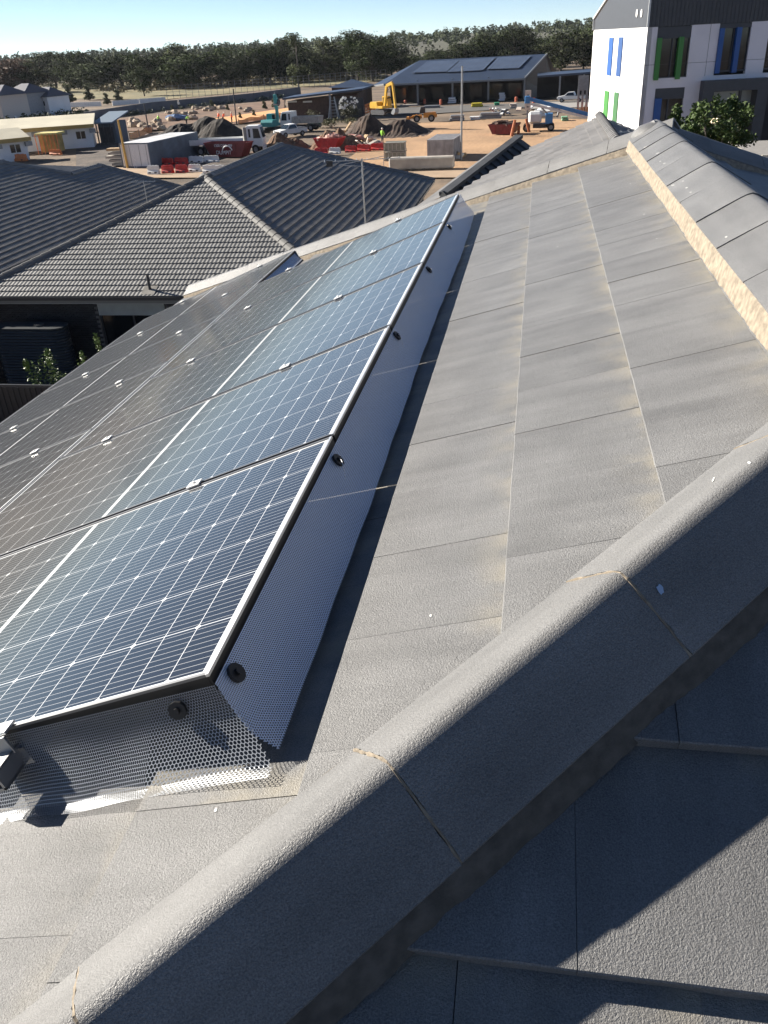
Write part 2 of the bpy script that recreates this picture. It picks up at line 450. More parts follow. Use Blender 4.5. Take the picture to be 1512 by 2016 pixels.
# near hip: from low end up to the ridge
hA = Vector((-1.35, -1.35 + HC, zA(-1.35))); hB = Vector((XR, XR + HC, ZR))
cap_run('hip_cap', hA, hB, 0.47, .044, start=-.12, hw=.128, rise=.098, mort=(.056, .018), seed=2, bead=True, mm=mat('near_hip_mortar', (.085, .076, .066), .95, var=.25, vscale=40, bump=1.0, bscale=200, detail=8))  # near hip gets a darker mortar than the ridge and far hip
# ridge
cap_run('ridge_cap', Vector((XR, XR + HC - .1, ZR)), Vector((XR, 6.05, ZR)), .42, .036, hw=.18, rise=.098, mort=(.066, .016), seed=3)
# far hip
fe = FH0 + FHD * 4.05
cap_run('hip_cap', fe, FH0 + FHD * -.02, .43, .045, start=0, hw=.115, rise=.075, mort=(.070, .03), seed=4)
fe2 = Vector((XR + 2.2, 6.1 + .88, ZR - 2.2 * TT))
mb = MB(); mb.blob(HM @ (FH0 + Vector((-.02, -.02, .05))), (.15, .15, .085), 16, 8, .01); mb.build('apex_cap', M_CAP, house, smooth=True)
cap_run('hip_cap', fe2, Vector((XR, 6.1, ZR)), .43, .045, hw=.12, rise=.08, seed=5)
cap_run('hip_cap', Vector((XR + 2.2, XR + HC - 2.2, ZR - 2.2 * TT)), hB, .43, .045, hw=.12, rise=.08, seed=6)

# ------------------------------------------------------------------ solar panels
TP = rad(22.0); DP = Vector((-math.cos(TP), 0, -math.sin(TP))); NP = Vector((-math.sin(TP), 0, math.cos(TP)))
EDGE = Vector((-.523, 0, CAM_Z - .932))          # upper edge of the first row
M_FRAME = mat('anodised_frame', (.72, .72, .72), .38, metal=.85, var=.05, vscale=8)
M_BACK = mat('panel_backsheet', (.62, .63, .64), .35, coat=.8)
def cell_mat():
    m = bpy.data.materials.new('solar_cell'); m.use_nodes = True; nt = m.node_tree; b = nt.nodes['Principled BSDF']; L = nt.links; N = nt.nodes.new
    tc = N('ShaderNodeTexCoord'); sx = N('ShaderNodeSeparateXYZ'); L.new(tc.outputs['Object'], sx.inputs[0])
    m1 = N('ShaderNodeMath'); m1.operation = 'MULTIPLY'; m1.inputs[1].default_value = 9 / .1565; L.new(sx.outputs[1], m1.inputs[0])
    fr = N('ShaderNodeMath'); fr.operation = 'FRACT'; L.new(m1.outputs[0], fr.inputs[0])
    gt = N('ShaderNodeMath'); gt.operation = 'LESS_THAN'; gt.inputs[1].default_value = .065; L.new(fr.outputs[0], gt.inputs[0])
    mx = N('ShaderNodeMix'); mx.data_type = 'RGBA'; mx.inputs[6].default_value = (.013, .014, .0165, 1); mx.inputs[7].default_value = (.38, .385, .39, 1)
    L.new(gt.outputs[0], mx.inputs[0]); L.new(mx.outputs[2], b.inputs['Base Color'])
    b.inputs['Roughness'].default_value = .16; b.inputs['IOR'].default_value = 1.48; b.inputs['Specular IOR Level'].default_value = .5
    b.inputs['Coat Weight'].default_value = .2; b.inputs['Coat Roughness'].default_value = .06
    no = N('ShaderNodeTexNoise'); no.inputs['Scale'].default_value = 7; L.new(tc.outputs['Object'], no.inputs['Vector'])
    return m
M_CELL = cell_mat()
PL, PW = 1.64, .984                              # slope length, width along the row
CPX, CPY = .0794, .1592
def cell_mesh(flip):
    mb = MB(); hx_, hy = .0774 / 2, .1568 / 2; c = .0058
    if flip: pts = [(-hx_ + c, -hy, 0), (hx_, -hy, 0), (hx_, hy, 0), (-hx_ + c, hy, 0), (-hx_, hy - c, 0), (-hx_, -hy + c, 0)]
    else: pts = [(-hx_, -hy, 0), (hx_ - c, -hy, 0), (hx_, -hy + c, 0), (hx_, hy - c, 0), (hx_ - c, hy, 0), (-hx_, hy, 0)]
    mb.poly(pts); me = bpy.data.meshes.new('cell'); me.from_pydata(mb.v, [], mb.f); me.materials.append(M_CELL); return me
CELLS = [cell_mesh(0), cell_mesh(1)]
def panel_parts(pw):
    fr = MB(); T, Wd = .030, .0068
    # local: x down slope 0..PL, y 0..pw, z out
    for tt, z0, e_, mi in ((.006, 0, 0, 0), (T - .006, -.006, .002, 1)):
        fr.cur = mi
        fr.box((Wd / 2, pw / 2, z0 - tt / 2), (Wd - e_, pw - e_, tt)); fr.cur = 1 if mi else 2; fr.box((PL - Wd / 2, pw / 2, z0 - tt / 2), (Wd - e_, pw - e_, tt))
        fr.cur = 1 if mi else 2  # grey lip: weaker reflection on these edges put into the colour
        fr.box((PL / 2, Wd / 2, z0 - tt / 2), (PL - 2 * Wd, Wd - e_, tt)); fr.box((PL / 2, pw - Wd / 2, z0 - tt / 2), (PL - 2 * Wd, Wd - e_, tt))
    bs = MB(); bs.box((PL / 2, pw / 2, -.006), (PL - 2 * Wd, pw - 2 * Wd, .006))
    return fr, bs
FR, BS = panel_parts(PW)
fr_o = FR.build('frame', [M_FRAME, mat('frame_side_shade', (.012, .012, .013), .5), mat('dim_reflection_lip', (.20, .20, .205), .4, metal=.7)]); bs_o = BS.build('backsheet', M_BACK)  # black sides paint in the deep shade below the lip
fr_me, bs_me = fr_o.data, bs_o.data
bpy.data.objects.remove(fr_o); bpy.data.objects.remove(bs_o)
cl = MB(); cl.box((0, 0, .004), (.045, .034, .005)); cl.box((0, 0, -.014), (.04, .008, .03)); cl.tube([(0, 0, .007), (0, 0, .011)], .006, 6)
cl_o = cl.build('mid_clamp', mat('clamp', (.8, .8, .78), .4, metal=.6), bevel=.001); cl_me = cl_o.data; bpy.data.objects.remove(cl_o)
PROT = Matrix((DP, -AY, NP)).transposed()         # local x down slope, local y towards -Y
def solar_panel(x_s, y_far, sy, label, clamps, group):
    """panel whose far upper corner is at slope distance x_s and Y = y_far; sy scales its width"""
    o = EDGE + DP * x_s + AY * y_far
    t = thing('solar_panel', o, label, 'solar panel', group)
    B = PROT.to_4x4() @ Matrix.Diagonal((1, sy, 1, 1))
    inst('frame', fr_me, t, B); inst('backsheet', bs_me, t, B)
    mx_, my = (PL - 20 * CPX - .016) / 2, (PW - 6 * CPY) / 2
    for i in range(20):
        for j in range(6):
            x = mx_ + (i + .5) * CPX + (.016 if i >= 10 else 0); y = my + (j + .5) * CPY
            inst('cell', CELLS[i % 2], t, B @ Matrix.Translation((x, y, -.0029)))
    for cs, cy in clamps:
        inst('mid_clamp', cl_me, t, PROT.to_4x4() @ Matrix.Translation((cs, cy, 0)))
    return t
ORD = ['nearest', 'second nearest', 'middle', 'second farthest', 'farthest']
Y1 = 1.025; ST1 = 1.000
for i in range(5):
    yf = Y1 + (i + 1) * ST1 - .010
    cl_ = [(.46, -.008), (1.36, -.008)]
    solar_panel(0, yf, 1.0, '%s of the five solar panels in the row beside the bare roof tiles' % ORD[i], cl_, 'upper row of solar panels')
Y2E = 7.19; ST2 = .957
OR2 = ['farthest', 'second farthest', 'third farthest', 'fourth farthest', 'fifth farthest']
for i in range(5):
    yf = Y2E - i * ST2
    solar_panel(PL + .016, yf, ST2 / 1.0, '%s solar panel of the dark row along the roof eave' % OR2[i], [(.36, -.008), (1.2, -.008)] if i else [(.36, .01), (1.2, .01)], 'lower row of solar panels')
# mounting rails under the panels
M_RAIL = mat('rail_aluminium', (.34, .35, .36), .4, metal=.8)
for xs_, lab in ((.46, 'aluminium mounting rail under the upper part of the first panel row'), (1.36, 'aluminium mounting rail under the lower part of the first panel row')):
    p = EDGE + DP * xs_ - NP * .058
    mb = MB(); mb.box((0, 0, 0), (.04, 5.06, .04), M=Matrix((DP, AY, NP)).transposed())
    r = mb.build('mounting_rail', M_RAIL); r.location = p + AY * 3.54; tag(r, lab, 'rail', 'mounting rails')
# end clamp bracket at the near end of the first row
p = EDGE + DP * .475 + AY * (Y1 - .012)
t = thing('end_clamp', p, 'aluminium end clamp at the near edge of the closest solar panel', 'bracket')
B3 = Matrix((DP, AY, NP)).transposed()
mb = MB(); mb.box(B3 @ Vector((0, .012, .004)), (.05, .035, .006), M=B3); mb.box(B3 @ Vector((0, -.012, -.018)), (.05, .006, .04), M=B3); mb.build('clamp_plate', M_RAIL, t, bevel=.001)
mb = MB()
for dx, dz in ((-.02, -.05), (.02, -.05), (0, -.033), (0, -.068)):
    mb.box(B3 @ Vector((dx, -.03, dz)), (.006 if dx else .046, .09, .006 if not dx else .04), M=B3)
mb.build('rail_end', M_RAIL, t)

# ------------------------------------------------------------------ bird mesh skirts
M_MESH = mat('galvanised_mesh_sky_tint', (.74, .82, .95), .4, metal=.25)  # blue of the sky light mixed into the galvanised colour
def honeycomb(U, V, pitch):
    """edges of a honeycomb covering U x V"""
    h = pitch * .62; out = []
    nv = int(V / (h * 1.5)) + 1; nu = int(U / pitch) + 1
    for j in range(nv):
        v = j * h * 1.5; off = (j % 2) * pitch / 2
        for i in range(nu):
            u = i * pitch + off
            a = (u, v); b = (u + pitch / 2, v + h / 2); c = (u + pitch, v)
            out.append((a, b)); out.append((b, c)); out.append((b, (u + pitch / 2, v + h * 1.5)))
    return out
def skirt(name, U, V, fn, pitch, wd, label):
    mb = MB(); hw = wd / 2
    for (a, b) in honeycomb(U, V, pitch):
        if max(a[0], b[0]) > U or max(a[1], b[1]) > V: continue
        dx, dy = b[0] - a[0], b[1] - a[1]; l = math.hypot(dx, dy); nx, ny = -dy / l * hw, dx / l * hw
        mb.poly((fn(a[0] - nx, a[1] - ny), fn(b[0] - nx, b[1] - ny), fn(b[0] + nx, b[1] + ny), fn(a[0] + nx, a[1] + ny)))
    o = mb.build(name, M_MESH if 'silver' not in label else mat('galvanised_mesh_shaded', (.34, .36, .39), .45, metal=.3)); tag(o, label, 'mesh screen'); return o  # front skirt uses a darkened copy, panel shade put into its colour
SK0 = EDGE - NP * .019 - DP * .004
def sk_right(u, v):
    y = Y1 - .045 + u + .045 * max(0, 1 - v / .12) * max(0, 1 - u / .1)
    # profile: from the frame down and out to the tiles, then a flat foot
    wob = .0012 * math.sin(u * 9) + .001 * math.sin(u * 23 + 1)
    far = max(0, u - 4.75)
    base_x = -.395 + wob - far * far * .25 + .006 * math.sin(u * 2.1)
    p0 = Vector((SK0.x + .002, y, SK0.z + far * .03)); p1 = Vector((base_x, y, zA(base_x) + .036))
    L1 = (p1 - p0).length
    t_ = v / .19
    t_ = min(t_, 1.0)
    p = p0.lerp(p1, t_); p.z -= .005 * math.sin(math.pi * t_); p.x -= .003 * math.sin(math.pi * t_)
    return p
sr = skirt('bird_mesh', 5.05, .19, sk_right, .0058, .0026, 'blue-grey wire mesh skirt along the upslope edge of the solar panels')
def zt(x, y): return zA(x) + .036 - .024 * (((x / math.cos(TR) - S_LINE2) % GA) / GA)
def sk_front(u, v):
    """u runs down the slope from the upper corner"""
    pe = SK0 + DP * u + AY * (Y1 + .004)
    wob = .003 * math.sin(u * 14) + .002 * math.sin(u * 37)
    top = Vector((pe.x, pe.y - .006, pe.z)) + NP * (.012 * min(1, u / .5) - .002)
    bx = -.40 + (pe.x + .523) * 1.0 if u < .12 else pe.x + .012 * max(0, 1 - u)
    k = max(0, 1 - u / .14)
    bx = pe.x + .118 * k
    by = Y1 - .082 + wob * .6
    bot = Vector((bx, by, zA(bx) + .036 + .002 * math.sin(u * 20)))
    Ln = .115
    t_ = min(v / Ln, 1.0); foot = max(0, v - Ln)
    p = top.lerp(bot, t_)
    p.y += .014 * math.sin(math.pi * t_)
    if foot: p.y -= foot * .95; p.z += .0015 * math.sin(foot * 120 + u * 30)
    return p
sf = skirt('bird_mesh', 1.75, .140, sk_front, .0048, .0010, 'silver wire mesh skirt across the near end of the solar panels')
def sk_low(u, v):
    p0 = EDGE + DP * (PL + .02) - NP * .02 + AY * (6.06 + u); bx = p0.x + .10
    p1 = Vector((bx, p0.y, zA(bx) + .034)); return p0.lerp(p1, min(1, v / .12))
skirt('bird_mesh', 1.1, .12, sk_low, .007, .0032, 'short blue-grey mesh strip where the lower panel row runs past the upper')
M_BLK = mat('black_plastic', (.012, .012, .013), .5)
def clip(parent, p, n, r=.019):
    n = Vector(n).normalized(); mb = MB()
    mb.tube([Vector(p) - n * .003, Vector(p) + n * .004], r, 10); mb.tube([Vector(p) + n * .004, Vector(p) + n * .009], r * .35, 8)
    mb.build('clip', M_BLK, parent)
nr = Vector((.72, 0, .69))
for px, py in ((448, 1318), (656, 903), (774, 660), (838, 530), (882, 447)):
    # place on the skirt surface near its top
    best = None
    for uu in [q * .01 for q in range(0, 504)]:
        for vv in (.03, .045, .06):
            P = sk_right(uu, vv); d = (P - C0); x = 756 + FPX * d.dot(CX) / d.dot(CZ); y = 1008 + FPX * d.dot(CY) / d.dot(CZ)
            e_ = (x - px) ** 2 + (y - py) ** 2
            if best is None or e_ < best[0]: best = (e_, P)
    clip(sr, best[1] + nr * .004, nr)
    if py < 1000:
        mb = MB(); q = best[1] + nr * .006
        arc = [q + Vector((.03 * k / 6, -.006 * k - .002 * k * k / 3, -.028 * k / 6 + .02 * math.sin(k / 6 * 3.1))) for k in range(7)]
        mb.tube(arc, .0008, 4); mb.build('tie_tail', mat('nylon', (.8, .8, .8), .3), sr)
clip(sf, sk_front(.085, .022) + Vector((0, -.006, 0)), (0, -1, .35), .017)

# paint drips, droppings and scuffs on the tiles
bpy.context.view_layer.update(); _dg = bpy.context.evaluated_depsgraph_get()
def surface(px, py):
    ok, loc, nor, _i, ob, _m = scene.ray_cast(_dg, C0, ray(px, py)); return (loc, nor) if ok else (None, None)
M_MARK = mat('white_drip', (.62, .62, .60), .6); M_MARKB = mat('pale_blue_drip', (.35, .45, .6), .4)
def mark(px, py, a, b, m, rot=0.0):
    p, n = surface(px, py)
    if p is None: return
    u = n.cross(Vector((0, 0, 1))); u = (u if u.length > .1 else Vector((1, 0, 0))).normalized(); v = n.cross(u); u, v = u * math.cos(rot) + v * math.sin(rot), v * math.cos(rot) - u * math.sin(rot)
    rr_ = random.Random(int(px)); mb = MB(); pts = []
    for k in range(11):
        t = 2 * math.pi * k / 11; r = rr_.uniform(.7, 1.2); pts.append(HM @ (p + n * .0012 + u * (a * r * math.cos(t)) + v * (b * r * math.sin(t))))
    mb.poly(pts); mb.build('paint_mark', m, house)
mark(1300, 1161, .006, .009, M_MARKB)
for px, py, a, b, r in ((1405, 945, .03, .004, .3), (1475, 912, .010, .004, .3), (425, 1595, .008, .005, .4), (848, 1213, .008, .004, 0), (1098, 486, .008, .004, .3), (1241, 362, .012, .005, .3), (1268, 422, .012, .005, .2), (1293, 470, .010, .004, .2),
                      (1270, 290, .03, .006, .5), (1295, 302, .03, .006, .5), (1300, 318, .014, .006, .4), (1308, 322, .022, .005, .5), (1325, 365, .022, .005, .4), (1345, 357, .012, .005, .3), (1352, 370, .015, .006, .4), (1360, 379, .012, .005, .3), (1430, 467, .012, .005, .3), (1206, 322, .01, .005, .2)):
    mark(px, py, a * .6, b * .6, M_MARK, r)
# ------------------------------------------------------------------ neighbouring houses
TN = rad(22.0); TNT = math.tan(TN)
M_NT = mat('profiled_tile', (.185, .183, .178), .6, var=.16, vscale=2.2, bump=.3, bscale=40, rnd=.10, detail=6)
M_GUT = mat('gutter_paint', (.035, .037, .04), .45, var=.1)
M_DARKTRIM = mat('charcoal_trim', (.03, .032, .036), .5)
M_PIPE = mat('galvanised_steel', (.42, .43, .44), .4, metal=.7)
def wave_tile_geo(wav=True):
    """profiled concrete tile: two rolls across, thick lip at the lower edge"""
    v = []; f = []; n = 10 if wav else 1
    for s, h in ((0, .046), (.35, .008)):
        for j in range(n + 1):
            y = -.149 + .298 * j / n
            z = h + (.008 * math.sin(2 * math.pi * (y + .149) / .149 - 1.2) if wav else 0)
            v.append((s, y, z))
    for j in range(n + 1): v.append((0, -.149 + .298 * j / n, v[j][2] - .045))
    for j in range(n):
        f.append((j, j + 1, n + 1 + j + 1, n + 1 + j)); f.append((j, 2 * (n + 1) + j, 2 * (n + 1) + j + 1, j + 1))
    return v, f
WT_V, WT_F = wave_tile_geo()
WT_ME = bpy.data.meshes.new('profiled_tile'); WT_ME.from_pydata(WT_V, [], [tuple(reversed(q)) for q in WT_F]); WT_ME.materials.append(M_NT)
FT_V, FT_F = wave_tile_geo(False)
def tiled_face(parent, origin, up, along, nc, u0, u1, inside, limit=0, m=None, geo=(WT_V, WT_F), me_obj=None, gauge=.32, w=.30, seed=1, name='roof_tile'):
    up = up.normalized(); along = along.normalized(); nrm = up.cross(along); flip = nrm.z < 0
    if flip: nrm = -nrm
    rot = Matrix((up, along, nrm)).transposed()
    if rot.determinant() < 0: rot = Matrix((up, -along, nrm)).transposed()
    PM = Matrix.Translation(-Vector(parent.location))
    mb = MB(); cnt = 0; rr = random.Random(seed)
    for c in range(nc):
        off = (c % 2) * w / 2
        k = 0; u = u0 + off
        while u < u1:
            ctr = origin + up * (c * gauge + gauge / 2) + along * (u + w / 2)
            if inside(ctr):
                o = origin + up * (c * gauge) + along * (u + w / 2) + nrm * rr.uniform(-.003, .003)
                M = PM @ (Matrix.Translation(o) @ (rot @ Matrix.Rotation(rr.uniform(-.006, .006), 3, 'Z')).to_4x4())
                if cnt < limit:
                    inst(name, me_obj or WT_ME, parent, M); cnt += 1
                else:
                    i = len(mb.v); mb.v += [tuple(M @ Vector(p)) for p in geo[0]]
                    mb.f += [tuple(i + t for t in reversed(q)) for q in geo[1]]; mb.mi += [0] * len(geo[1])
            u += w
    if mb.f: tag(mb.build(name + 's', m or M_NT, parent), kind='stuff')
    return cnt
def lowcap(L, hw, rise, m):
    mb = MB(); prof = [(-hw, 0), (-hw * .55, rise * .62), (-hw * .15, rise * .97), (hw * .15, rise * .97), (hw * .55, rise * .62), (hw, 0)]
    n = len(prof)
    for x, dz in ((0, .02), (L, 0)):
        for y, z in prof: mb.v.append((x, y, z + dz))
        for y, z in prof: mb.v.append((x, y * .96, z + dz - .03))
    for j in range(n - 1): mb.f.append((j, 2 * n + j, 2 * n + j + 1, j + 1)); mb.f.append((j, j + 1, n + j + 1, n + j))
    mb.f.append((0, n, 3 * n, 2 * n)); mb.f.append((n - 1, 2 * n + n - 1, 3 * n + n - 1, 2 * n - 1))
    me = bpy.data.meshes.new('cap'); me.from_pydata(mb.v, [], mb.f); me.materials.append(m); return me
def caps(parent, a, b, m, step=.40, hw=.20, rise=.13, name='hip_cap', me=None):
    a, b = Vector(a), Vector(b); d = b - a; L = d.length; d.normalize(); side = Vector((0, 0, 1)).cross(d).normalized(); up = d.cross(side)
    me = me or lowcap(step + .03, hw, rise, m); PM = Matrix.Translation(-Vector(parent.location)); k = 0
    while k * step < L - .1:
        inst(name, me, parent, PM @ (Matrix.Translation(a + d * (k * step) + up * .035) @ Matrix((d, side, up)).transposed().to_4x4())); k += 1
def slab(parent, pts, m, name, th=.02):
    mb = MB(); o = Vector(parent.location); mb.poly([Vector(p) - o for p in pts]); return mb.build(name, m, parent)

# --- brick house with the grey hip roof below us
ZE = 4.53
EX0, EX1, EY0, EY1 = -20.56, -6.15, 27.4, 53.1
AP = Vector((-13.36, 34.6, 7.43)); AP2 = Vector((-13.36, 45.9, 7.43))
nb = thing('brick_house', (-13.4, 40, 1.2), 'dark brick house with grey profiled tile hip roof below the panels', 'house')
upN = Vector((0, math.cos(TN), math.sin(TN)))
def in_front(p): return p.x - EX0 > (p.y - EY0) + .05 and EX1 - p.x > (p.y - EY0) + .05 and p.x < -8.4
tiled_face(nb, Vector((0, EY0 - .05, ZE + .02)), upN, Vector((1, 0, 0)), 24, -20.6, -8.4, in_front, limit=300, seed=2)
upR = Vector((-math.cos(TN), 0, math.sin(TN)))
def in_right(p): return (p.y - EY0) > (EX1 - p.x) + .05 and (EY1 - p.y) > (EX1 - p.x) + .05
tiled_face(nb, Vector((EX1 + .05, 0, ZE + .02)), upR, Vector((0, 1, 0)), 24, 27.4, 53.2, in_right, seed=3)
dz = -.03
slab(nb, [(EX0, EY0, ZE + dz), (EX1, EY0, ZE + dz), AP + Vector((0, 0, dz))], M_NT, 'roof_lining')
slab(nb, [(EX1, EY0, ZE + dz), (EX1, EY1, ZE + dz), AP2 + Vector((0, 0, dz)), AP + Vector((0, 0, dz))], M_NT, 'roof_lining')
slab(nb, [(EX1, EY1, ZE + dz), (EX0, EY1, ZE + dz), AP2 + Vector((0, 0, dz))], M_NT, 'roof_face')
slab(nb, [(EX0, EY1, ZE + dz), (EX0, EY0, ZE + dz), AP + Vector((0, 0, dz)), AP2 + Vector((0, 0, dz))], M_NT, 'roof_face')
M_NC = mat('hip_cap_tile', (.115, .113, .11), .65, var=.2, vscale=2, rnd=.1); caps(nb, (EX0, EY0, ZE), AP, M_NC); caps(nb, (EX1, EY0, ZE), AP, M_NC); caps(nb, AP, AP2, M_NT, name='ridge_cap'); caps(nb, (EX1, EY1, ZE), AP2, M_NT)
O = Vector(nb.location)
def nbp(*p): return Vector(p) - O
mb = MB(); mb.box(nbp((EX0 + EX1) / 2, EY0 - .06, ZE - .04), (EX1 - EX0 + .2, .12, .11)); mb.build('gutter', M_GUT, nb)
mb = MB(); mb.box(nbp(EX1 + .06, (EY0 + EY1) / 2, ZE - .04), (.12, EY1 - EY0 + .2, .11)); mb.build('gutter', M_GUT, nb)
mb = MB(); mb.box(nbp((EX0 + EX1) / 2, EY0 + .02, ZE - .15), (EX1 - EX0 - .1, .03, .16)); mb.build('fascia', mat('fascia', (.16, .17, .165), .5), nb)
mb = MB(); mb.box(nbp((EX0 + EX1) / 2, EY0 + .3, ZE - .24), (EX1 - EX0 - .3, .55, .02)); mb.build('soffit', mat('soffit', (.35, .36, .35), .7), nb)
WY = 28.0
M_MORTD = mat('dark_mortar', (.14, .14, .14), .9, var=.2, vscale=10)
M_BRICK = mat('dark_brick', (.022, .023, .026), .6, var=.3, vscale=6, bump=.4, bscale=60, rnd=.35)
mb = MB()
mb.box(nbp(-18.2, WY + .13, 2.75), (4.9, .2, 3.1)); mb.box(nbp(-9.9, WY + .13, 2.75), (6.3, .2, 3.1)); mb.box(nbp(-14.4, WY + .13, 4.2), (2.7, .2, .2))
mb.box(nbp(-20.6 + .65, 40, 2.75), (.2, 24, 3.1)); mb.box(nbp(-6.7, 40, 2.75), (.2, 24, 3.1))
mb.build('wall', M_MORTD, nb)
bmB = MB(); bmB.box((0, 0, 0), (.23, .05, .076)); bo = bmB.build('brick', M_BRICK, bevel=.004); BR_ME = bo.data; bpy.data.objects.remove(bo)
cnt = 0; bs2 = MB()
for c in range(36):
    z = 4.22 - c * .086
    for k in range(22):
        x = -15.86 - k * .24 - (.12 if c % 2 else 0)
        if x < -20.5: continue
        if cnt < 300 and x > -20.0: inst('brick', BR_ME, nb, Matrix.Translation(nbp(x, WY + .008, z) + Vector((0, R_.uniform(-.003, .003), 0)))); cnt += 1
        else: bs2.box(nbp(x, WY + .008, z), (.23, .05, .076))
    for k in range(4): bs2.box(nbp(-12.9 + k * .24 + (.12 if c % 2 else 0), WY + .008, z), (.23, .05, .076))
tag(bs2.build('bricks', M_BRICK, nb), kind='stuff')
mb = MB(); mb.box(nbp(-14.4, WY + .06, 3.95), (2.62, .1, .52)); mb.build('door_head', mat('cladding_grey', (.30, .33, .32), .6, var=.08), nb)
mb = MB(); mb.box(nbp(-14.4, WY + .12, 2.45), (2.62, .04, 2.5)); w_ = mb.build('sliding_door', mat('dark_glass', (.01, .012, .014), .08), nb)
mb = MB()
for x in (-15.68, -14.4, -13.12): mb.box(nbp(x, WY + .09, 2.45), (.06, .06, 2.5))
mb.build('door_frame', M_DARKTRIM, w_)
# vent pipe on the grey face
vp = PP(296, 574, (0, EY0, ZE), Vector((0, -TNT, 1)))
t = thing('vent_pipe', vp, 'short dark vent pipe with pale flashing on the grey tile roof', 'vent pipe')
mb = MB(); mb.tube([(0, 0, -.05), (0, 0, .62)], .05, 10); mb.build('pipe', M_DARKTRIM, t)
mb = MB(); mb.box((0, -.05, .06), (.5, .5, .02), M=Matrix.Rotation(TN, 3, 'X')); mb.build('flashing', mat('old_mortar', (.22, .21, .19), .9, var=.2), t)

# --- left house, big shaded roof face
ZH = 4.53; HXE = -20.75
h2 = thing('house', (-28, 44, 1.2), 'house at far left with large blue-shaded tile roof face', 'house')
def in_h2(p):
    a = (HXE - p.x) * 1.0
    if p.x < -27.8: return False
    if p.y < 26: return False
    hip1 = 42.87 + (p.x + 27.73) * 1.06
    return p.y < hip1 or (p.x > -25.3 and p.y < 48.8 + (p.x + 25.3) * .52) or (p.y < 48.5 and p.x > -25.3)
tiled_face(h2, Vector((HXE + .05, 0, ZH + .02)), upR, Vector((0, 1, 0)), 24, 26, 52.5, in_h2, seed=4)
slab(h2, [(HXE, 24, ZH + dz), (HXE, 51.3, ZH + dz), (-25.3, 48.9, ZH + dz + 4.55 * TNT), (-25.35, 45.4, ZH + dz + 4.6 * TNT), (-27.75, 42.9, ZH + dz + 7 * TNT), (-27.75, 24, ZH + dz + 7 * TNT)], M_NT, 'roof_lining')
slab(h2, [(-27.75, 24, ZH + 7 * TNT), (-27.75, 42.9, ZH + 7 * TNT), (-34.7, 49.8, ZH), (-34.7, 24, ZH)], M_NT, 'roof_face')
slab(h2, [(-25.35, 45.4, ZH + 4.6 * TNT + dz), (-25.3, 48.9, ZH + 4.55 * TNT + dz), (-29.9, 53.5, ZH + dz), (-34.7, 49.8, ZH), (-27.75, 42.9, ZH + 7 * TNT)], M_NT, 'roof_face')
slab(h2, [(-25.3, 48.9, ZH + 4.55 * TNT + dz), (HXE, 51.3, ZH + dz), (-29.9, 53.5, ZH + dz)], M_NT, 'roof_face')
caps(h2, (-25.35, 45.4, ZH + 4.6 * TNT), (-27.75, 42.9, ZH + 7 * TNT), M_NT); caps(h2, (HXE, 51.3, ZH), (-25.3, 48.9, ZH + 4.55 * TNT), M_NT)
caps(h2, (-25.35, 45.4, ZH + 4.6 * TNT), (-25.3, 48.9, ZH + 4.55 * TNT), M_NT, name='ridge_cap')
caps(h2, (-27.75, 30, ZH + 7 * TNT), (-27.75, 42.9, ZH + 7 * TNT), M_NT, name='ridge_cap')
O = Vector(h2.location)
mb = MB(); mb.box(nbp(HXE + .07, 38, ZH - .05), (.13, 27, .11)); mb.build('gutter', mat('gutter_pale', (.28, .25, .22), .5), h2)
mb = MB(); mb.box(nbp(HXE + .01, 38, ZH - .16), (.03, 27, .16)); mb.build('fascia', M_DARKTRIM, h2)
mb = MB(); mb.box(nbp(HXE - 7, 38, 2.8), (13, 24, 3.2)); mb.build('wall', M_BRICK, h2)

def antenna(px_top, px_base, plane_p, plane_n, label, rz, span=1.1, nel=9, r=.02, box=False, squash=1.0):
    base = PP(*px_base, plane_p, plane_n)
    top = PY(px_top[0], px_top[1], base.y)
    h = (top - base).z
    t = thing('tv_antenna', base, label, 'antenna', 'television antennas')
    mb = MB(); mb.tube([(0, 0, -.1), (0, 0, h)], r, 8); mb.build('mast', M_PIPE, t)
    d = Vector((math.cos(rz), math.sin(rz), 0)); s = Vector((-d.y, d.x, 0))
    mb = MB(); mb.beam(d * -span * .5 + Vector((0, 0, h - .05)), d * span * .5 + Vector((0, 0, h - .05)), .025); mb.build('boom', M_PIPE, t)
    for k in range(nel):
        x = -span * .48 + span * .96 * k / (nel - 1); L_ = (.9 - .55 * k / (nel - 1)) * span * .5 * squash
        mb = MB(); c = d * x + Vector((0, 0, h - .02)); mb.tube([c - s * L_, c + s * L_], r * .35, 5); mb.build('element', M_PIPE, t)
    if box:
        mb = MB(); mb.box(d * (-span * .42) + Vector((0, 0, h - .12)), (.25, .2, .22), rz=rz); mb.build('amplifier_box', M_DARKTRIM, t)
        mb = MB(); mb.beam(d * -span * .3 + Vector((0, 0, h - .2)), d * span * .3 + Vector((0, 0, h + .05)), .02); mb.beam(d * -span * .25 + Vector((0, 0, h - .22)), d * .1 + Vector((0, 0, h - .3)), .018); mb.build('reflector_bar', M_PIPE, t)
        mb = MB(); mb.beam(d * span * .28 + Vector((0, 0, h - .05)), d * span * .28 + Vector((0, 0, h - .35)), .02); mb.build('bracket', M_PIPE, t)
    return t
nR = Vector((TNT, 0, 1))
antenna((714, 312), (721, 470), (EX1, 0, ZE), nR, 'tall television antenna with black box standing on the shaded tile roof', rad(12), span=3.1, nel=8, r=.035, box=True, squash=.25)
antenna((283, 356), (291, 406), (HXE, 0, ZH), nR, 'small television antenna on the left blue-shaded roof', rad(8), span=1.3, nel=6, r=.022, squash=.5)

